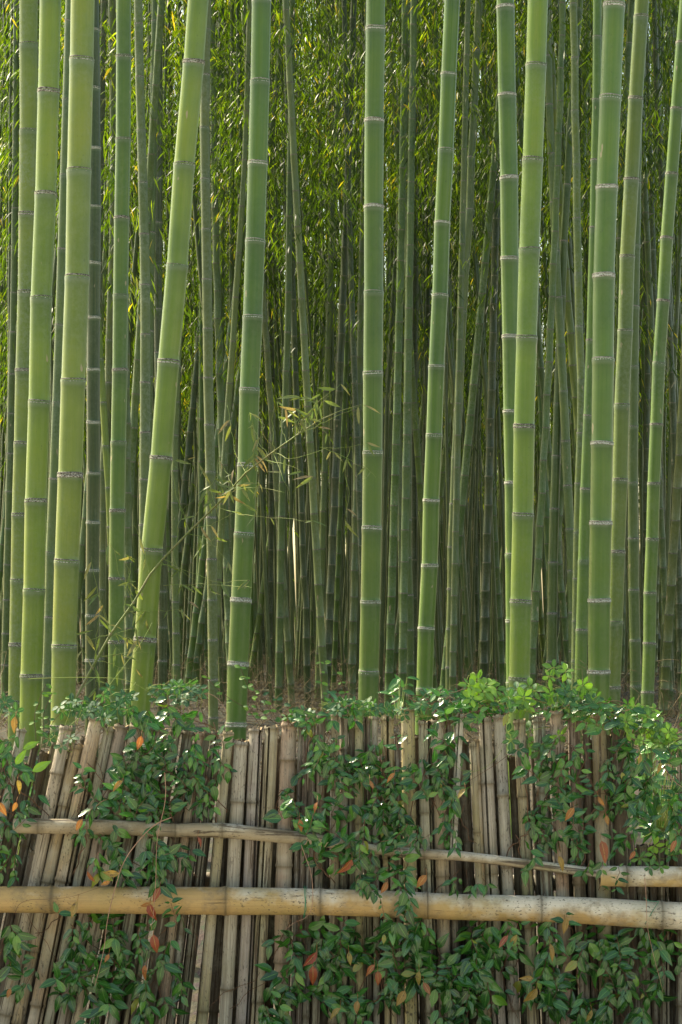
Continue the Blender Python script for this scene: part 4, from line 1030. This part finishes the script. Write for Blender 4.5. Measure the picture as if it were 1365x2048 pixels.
akebia('bluish-green akebia along the fence top at the left', [(150, 1415, 45, 10, 14), (215, 1425, 50, 14, 16), (120, 1480, 26, 12, 5), (350, 1385, 55, 18, 20), (15, 1420, 22, 20, 5), (240, 1395, 40, 20, 6)], .0, .45, 15, 4, FY - .1, FY + .06)
akebia('small bluish akebia leaflets crowning the middle of the fence', [(700, 1412, 60, 12, 26), (600, 1432, 40, 10, 10), (780, 1425, 40, 10, 6), (860, 1420, 60, 14, 14)], .0, .5, 13, 5, FY - .08, FY + .08)
def crest(label, ells, seed):
    g = random.Random(seed); cx = sum(e[0] for e in ells) / len(ells); e0 = empty('vine', at(cx, 1500, FY)); o3 = e0.location
    tag(e0, label, 'vine', 'climbing vines on the bamboo fence'); lm = MB(); sm = MB()
    for (ex, ey, rx, ry, n) in ells:
        for _ in range(n):
            a = g.uniform(0, 6.28); rr = g.random() ** .5
            P = at(ex + rx * rr * math.cos(a), ey + ry * rr * math.sin(a), FY + g.uniform(-.1, .15)) - o3
            ang = g.uniform(0, 6.28); dv = Vector((math.cos(ang), g.uniform(-.6, .2), math.sin(ang) * .7)); L = g.uniform(18, 30) / F * FY
            vine_leaf(lm, P, dv, Vector((g.gauss(0, .4), -.8, g.gauss(.7, .3))), L, L * .46, min(max(g.gauss(.5, .22), 0), 1), g.uniform(.05, .4), .25)
            lm.tube([P, P - dv.normalized() * .03 + Vector((0, .01, -.02))], .0009, 4, 1, cap=False)
        for _ in range(4):
            x, y = ex - rx, ey + g.uniform(-ry, ry); pth = []
            for k in range(10): pth.append(at(x, y, FY + g.uniform(-.03, .03)) - o3); x += rx * .2; y += g.gauss(0, 4)
            sm = MB(); sm.tube(pth, .0013, 5, cap=False); link('vine_stem', sm.mesh('vine_stem', [M_STEMB]), e0)
    link('foliage', lm.mesh('vine_foliage', [M_VINE, M_STEMB]), e0)
crest('leafy vine crest draped on the fence top around the right-leaning culm', [(870, 1400, 50, 18, 40), (925, 1412, 60, 20, 60), (980, 1418, 50, 14, 26)], 21)
crest('leafy vine crest on the fence top around the thickest right culm', [(1120, 1410, 55, 18, 36), (1200, 1430, 60, 22, 60), (1255, 1440, 40, 26, 36)], 22)

# ------------------------------------------------------------------ the long side branch with its dying leaves
def side_branch():
    Y = 10.7
    main = [(148, 1405), (185, 1335), (222, 1268), (268, 1205), (300, 1150), (326, 1118), (380, 1062), (432, 1012), (492, 946), (545, 905), (600, 866), (640, 840), (680, 822), (725, 808)]
    e0 = empty('bamboo_branch', at(148, 1405, Y)); o3 = e0.location
    tag(e0, 'long fallen bamboo side branch with dying leaves slanting up behind the leaning culm', 'branch')
    P = [at(x, y, Y + .55 * 0 - .0) for x, y in main]
    # it passes behind the leaning culm
    for i, (x, y) in enumerate(main):
        dY = 1.05 if x < 420 else 1.05 - .9 * min((x - 420) / 150, 1)
        P[i] = at(x, y, Y + dY)
    m = MB(); m.tube([p - o3 for p in P], [.0066, .0066, .0064, .006, .0058, .0055, .005, .0046, .004, .0036, .003, .0025, .002, .0012], 10)
    link('branch_stem', m.mesh('branch_stem', [simple('branch_green', (.15, .20, .05), .5, (.18, .17, .07), 10)]), e0)
    nm = MB()
    for i in (1, 2, 3, 5, 6, 7, 8, 9, 10):
        t = (P[i + 1] - P[i - 1]).normalized(); r = .0076 * (1 - i / 15)
        nm.tube([P[i] - t * .008 - o3, P[i] - t * .003 - o3, P[i] + t * .003 - o3, P[i] + t * .007 - o3], [r * .9, r * 1.15, r * 1.15, r * .85], 10)
    link('branch_node', nm.mesh('branch_node', [simple('branch_node', (.30, .27, .13), .7)]), e0)
    tw = [ # twigs: list of points
     [(222, 1268), (205, 1215), (190, 1160), (183, 1112)], [(222, 1268), (215, 1235), (196, 1190)], [(268, 1205), (240, 1150), (228, 1100), (215, 1084)],
     [(222, 1268), (180, 1280), (165, 1262)], [(300, 1150), (285, 1085), (268, 1050)], [(326, 1118), (345, 1100), (370, 1190), (390, 1215)],
     [(380, 1062), (400, 1010), (430, 960), (440, 905)], [(380, 1062), (352, 990), (345, 940), (350, 920)], [(432, 1012), (420, 970), (400, 930), (375, 918)],
     [(432, 1012), (470, 980), (520, 975), (570, 985)], [(432, 1012), (480, 1030), (540, 1035), (626, 1041)], [(492, 946), (470, 900), (462, 850), (455, 810)],
     [(492, 946), (510, 900), (530, 850), (500, 825)], [(545, 905), (580, 920), (640, 900), (700, 893), (735, 885)], [(600, 866), (620, 830), (640, 800), (682, 768)],
     [(600, 866), (640, 850), (690, 825), (728, 810)], [(545, 905), (570, 960), (580, 990)], [(600, 866), (590, 840), (570, 815)], [(640, 895), (680, 910), (730, 935), (752, 955)],
     [(326, 1118), (380, 1145), (440, 1165), (500, 1160)], [(330, 1170), (400, 1168), (470, 1172), (505, 1175)], [(432, 1012), (440, 1060), (420, 1090), (400, 1085)],
     [(700, 893), (690, 940), (700, 990), (690, 1040)], [(185, 1335), (165, 1300), (150, 1270)], [(222, 1268), (250, 1262), (272, 1255)]]
    g = random.Random(9)
    for _ in range(34):
        k = g.randrange(1, len(main) - 2); u = g.random(); x0 = main[k][0] + (main[k + 1][0] - main[k][0]) * u; y0 = main[k][1] + (main[k + 1][1] - main[k][1]) * u
        ang = -.75 + g.choice([-1, 1]) * g.uniform(.4, 1.5); ln = g.uniform(35, 120); t = [(x0, y0)]
        for q in range(3): ang += g.gauss(.12, .2); x0 += math.cos(ang) * ln / 3; y0 += math.sin(ang) * ln / 3; t.append((x0, y0))
        tw.append(t)
    for t in tw:
        def dpt(x): return Y + (1.05 if x < 420 else 1.05 - .9 * min((x - 420) / 150, 1))
        pts = [at(x, y, dpt(x)) for x, y in t]; Q = []
        for i in range(len(pts) - 1):
            for k in range(4): Q.append(pts[i].lerp(pts[i + 1], k / 4) + Vector((g.gauss(0, .003), 0, g.gauss(0, .003))))
        Q.append(pts[-1]); o3b = Q[0]
        m = MB(); m.tube([q - o3 for q in Q], [.0016 * (1 - .7 * i / len(Q)) for i in range(len(Q))], 6)
        to = link('twig', m.mesh('twig', [M_STEMG]), e0)
        lm = MB(); nl = 0
        for i in range(2, len(Q)):
            n_ = 1 if g.random() < .22 else 0
            if i == len(Q) - 1: n_ = g.choice([0, 1, 1, 2, 3])
            for _ in range(n_):
                ang = g.uniform(.3, 2.6); L = g.uniform(.04, .11)
                dv = Vector((math.cos(ang), g.uniform(-.5, .3), -abs(math.sin(ang)) * .9 + (.6 if g.random() < .25 else 0)))
                vine_leaf(lm, Q[i] - o3, dv, Vector((g.gauss(0, .6), -1, g.gauss(.3, .6))), L, L * g.uniform(.13, .2), g.random() ** 1.3, g.uniform(.0, .4), .35); nl += 1
        if nl: link('foliage', lm.mesh('twig_leaves', [M_BLEAF_N]), to)
side_branch()

# ------------------------------------------------------------------ dry brush and young shoots on the forest floor
def brush():
    g = random.Random(17); m = MB()
    for _ in range(5200):
        Y = 15 + 42 * g.random() ** .75; px = g.uniform(-40, 1405); X = (px - 682.5) / F * Y; z = gz(X, Y)
        patch = math.sin(X * 1.3 + Y * .31) + math.sin(X * .6 - Y * .17 + 2)
        if patch < -.3 and g.random() < .75: continue
        p = Vector((X, Y, z)); dv = Vector((g.gauss(0, .5), g.gauss(0, .5), g.uniform(.1, 1.2))).normalized()
        L = g.uniform(.3, 1.1) * (1.0 if patch > .6 else .6); pts = [p]
        for k in range(4):
            p = p + dv * L / 4; dv = (dv + Vector((g.gauss(0, .25), g.gauss(0, .25), g.gauss(-.12, .2)))).normalized(); pts.append(p)
        r = g.uniform(.002, .005)
        m.tube(pts, [r, r * .9, r * .75, r * .6, r * .4], 4, cap=False)
        for q in pts[1:]:
            for _ in range(2):
                d2 = Vector((g.gauss(0, 1), g.gauss(0, 1), g.gauss(.1, .6))).normalized(); e_ = q + d2 * g.uniform(.06, .2)
                m.tube([q, (q + e_) / 2 + Vector((0, 0, .01)), e_], [.0016, .0013, .001], 3, cap=False)
    o = link('dry_brush', m.mesh('dry_brush', [M_TWIG])); tag(o, 'tangle of dry brown twigs lying on the forest floor', 'dry brush', kind='stuff')
    m = MB()
    for _ in range(5200):
        Y = g.uniform(13, 45); px = g.uniform(-40, 1405); X = (px - 682.5) / F * Y; z = gz(X, Y) + .02
        a = g.uniform(0, 6.28); L = g.uniform(.08, .16)
        vine_leaf_flat(m, Vector((X, Y, z)), Vector((math.cos(a), math.sin(a), g.uniform(0, .7))), L, L * .16, g.random())
    o = link('fallen_leaves', m.mesh('fallen_leaves', [leaf_material('dry_leaf', [(0, (.045, .032, .018)), (.6, (.10, .075, .042)), (1, (.19, .15, .085))], trans=.15, rough=.7, tcol=(1, .9, .6), scale=.3)]))
    tag(o, 'layer of dry fallen bamboo leaves between the culms', 'fallen leaves', kind='stuff')
def vine_leaf_flat(m, p, d, L, W, t):
    d = d.normalized(); s = d.cross(Vector((0, 0, 1))).normalized()
    m.add([p, p + d * L * .45 + s * W * .5, p + d * L, p + d * L * .45 - s * W * .5], [[0, 1, 2, 3]], None, 0, t)
brush()

def fallen(x, y, Y, ln, ang, label):
    X = (x - 682.5) / F * Y; z = gz(X, Y) + .06; m = MB(); dv = Vector((math.cos(ang), math.sin(ang), .02))
    nodes = [dv * (ln * k / 9) for k in range(10)]
    o = link('fallen_culm', culm_mesh('fallen_culm', nodes, [.038 - .0012 * k for k in range(10)], 12, True), None, (X, Y, z), (.19, .17, .11, .9))
    tag(o, label, 'fallen bamboo')
fallen(470, 1366, 33, 2.6, .12, 'grey fallen culm lying on the ground left of the centre')
fallen(930, 1352, 38, 2.8, -.3, 'grey fallen culm lying far back right of the centre culm')
def shoot(x, y, h, Y, label, seed, lime=True):
    g = random.Random(seed); e0 = empty('seedling', at(x, y, Y)); tag(e0, label, 'seedling', 'thin leafy shoots behind the fence')
    sm = MB(); lm = MB(); X0 = at(x, y, Y)
    for s_ in range(3):
        p = Vector((g.uniform(-.05, .05), 0, -.25)); dv = Vector((g.gauss(0, .25), 0, 1)).normalized(); pts = [p.copy()]
        hh = h * g.uniform(.6, 1) / F * Y + .25
        for k in range(9):
            p = p + dv * hh / 9; dv = (dv + Vector((g.gauss(0, .22), g.gauss(0, .1), 0))).normalized(); pts.append(p.copy())
            if k > 2:
                for _ in range(2):
                    d2 = Vector((g.choice([-1, 1]) * g.uniform(.5, 1), g.uniform(-.4, .2), g.uniform(-.4, .4))); L = g.uniform(.016, .032)
                    vine_leaf(lm, p, d2, Vector((0, -1, .6)), L, L * .55, g.uniform(.6, 1) if lime else g.uniform(.1, .6), .2, .2, profile='round')
        sm.tube(pts, .0012, 5, cap=False)
    link('stem', sm.mesh('seedling_stem', [M_STEMB]), e0); link('foliage', lm.mesh('seedling_leaves', [M_AKE]), e0)
shoot(545, 1400, 110, 9.6, 'lime-leaved thin shoot left of the slim pale bending culm', 1)
shoot(600, 1410, 60, 9.6, 'low dull-green shoot at the foot of the slanting slender culm', 2, False)
shoot(690, 1400, 105, 9.6, 'lime-leaved wiry shoot just left of the centre culm', 3)
shoot(890, 1395, 45, 9.2, 'small yellowish wiry shoot above the vine crest by the right-leaning culm', 4)
shoot(1330, 1440, 60, 9.3, 'thin lime shoot at the far right above the fence', 5)
shoot(85, 1420, 60, 9.3, 'sparse lime shoot between the two leftmost thick culms', 6)

def under_plant(x, y, label, seed, n=40, spread=40, big=30):
    g = random.Random(seed); Y = FY + .55; e0 = empty('shrub', at(x, y + 60, Y)); o3 = e0.location; tag(e0, label, 'shrub', 'leafy shrubs just behind the fence')
    sm = MB(); lm = MB()
    for _ in range(n):
        P = at(x + g.gauss(0, spread * .6), y + g.gauss(0, spread), Y + g.uniform(-.2, .2)) - o3
        a = g.uniform(0, 6.28); dv = Vector((math.cos(a), g.uniform(-.4, .2), math.sin(a) * .6)); L = big * g.uniform(.7, 1.2) / F * Y
        vine_leaf(lm, P, dv, Vector((g.gauss(0, .3), -.7, .8)), L, L * g.uniform(.3, .42), g.uniform(.5, .95), g.uniform(.1, .4), .3)
        sm.tube([Vector((P.x * .3, P.y * .3, 0)), P * .6, P], .0014, 4, cap=False)
    link('foliage', lm.mesh('shrub_leaves', [M_VINE]), e0); link('stem', sm.mesh('shrub_stems', [M_STEMG]), e0)
under_plant(1320, 1600, 'green shrub filling the gap behind the broken right end of the fence', 1, 110, 55, 46)
under_plant(85, 1580, 'small shrub behind the leaning leftmost stakes', 2, 30, 40, 34)
under_plant(800, 1378, 'long-leaved shrub peeking above the fence between centre and right-leaning culms', 3, 9, 12, 36)
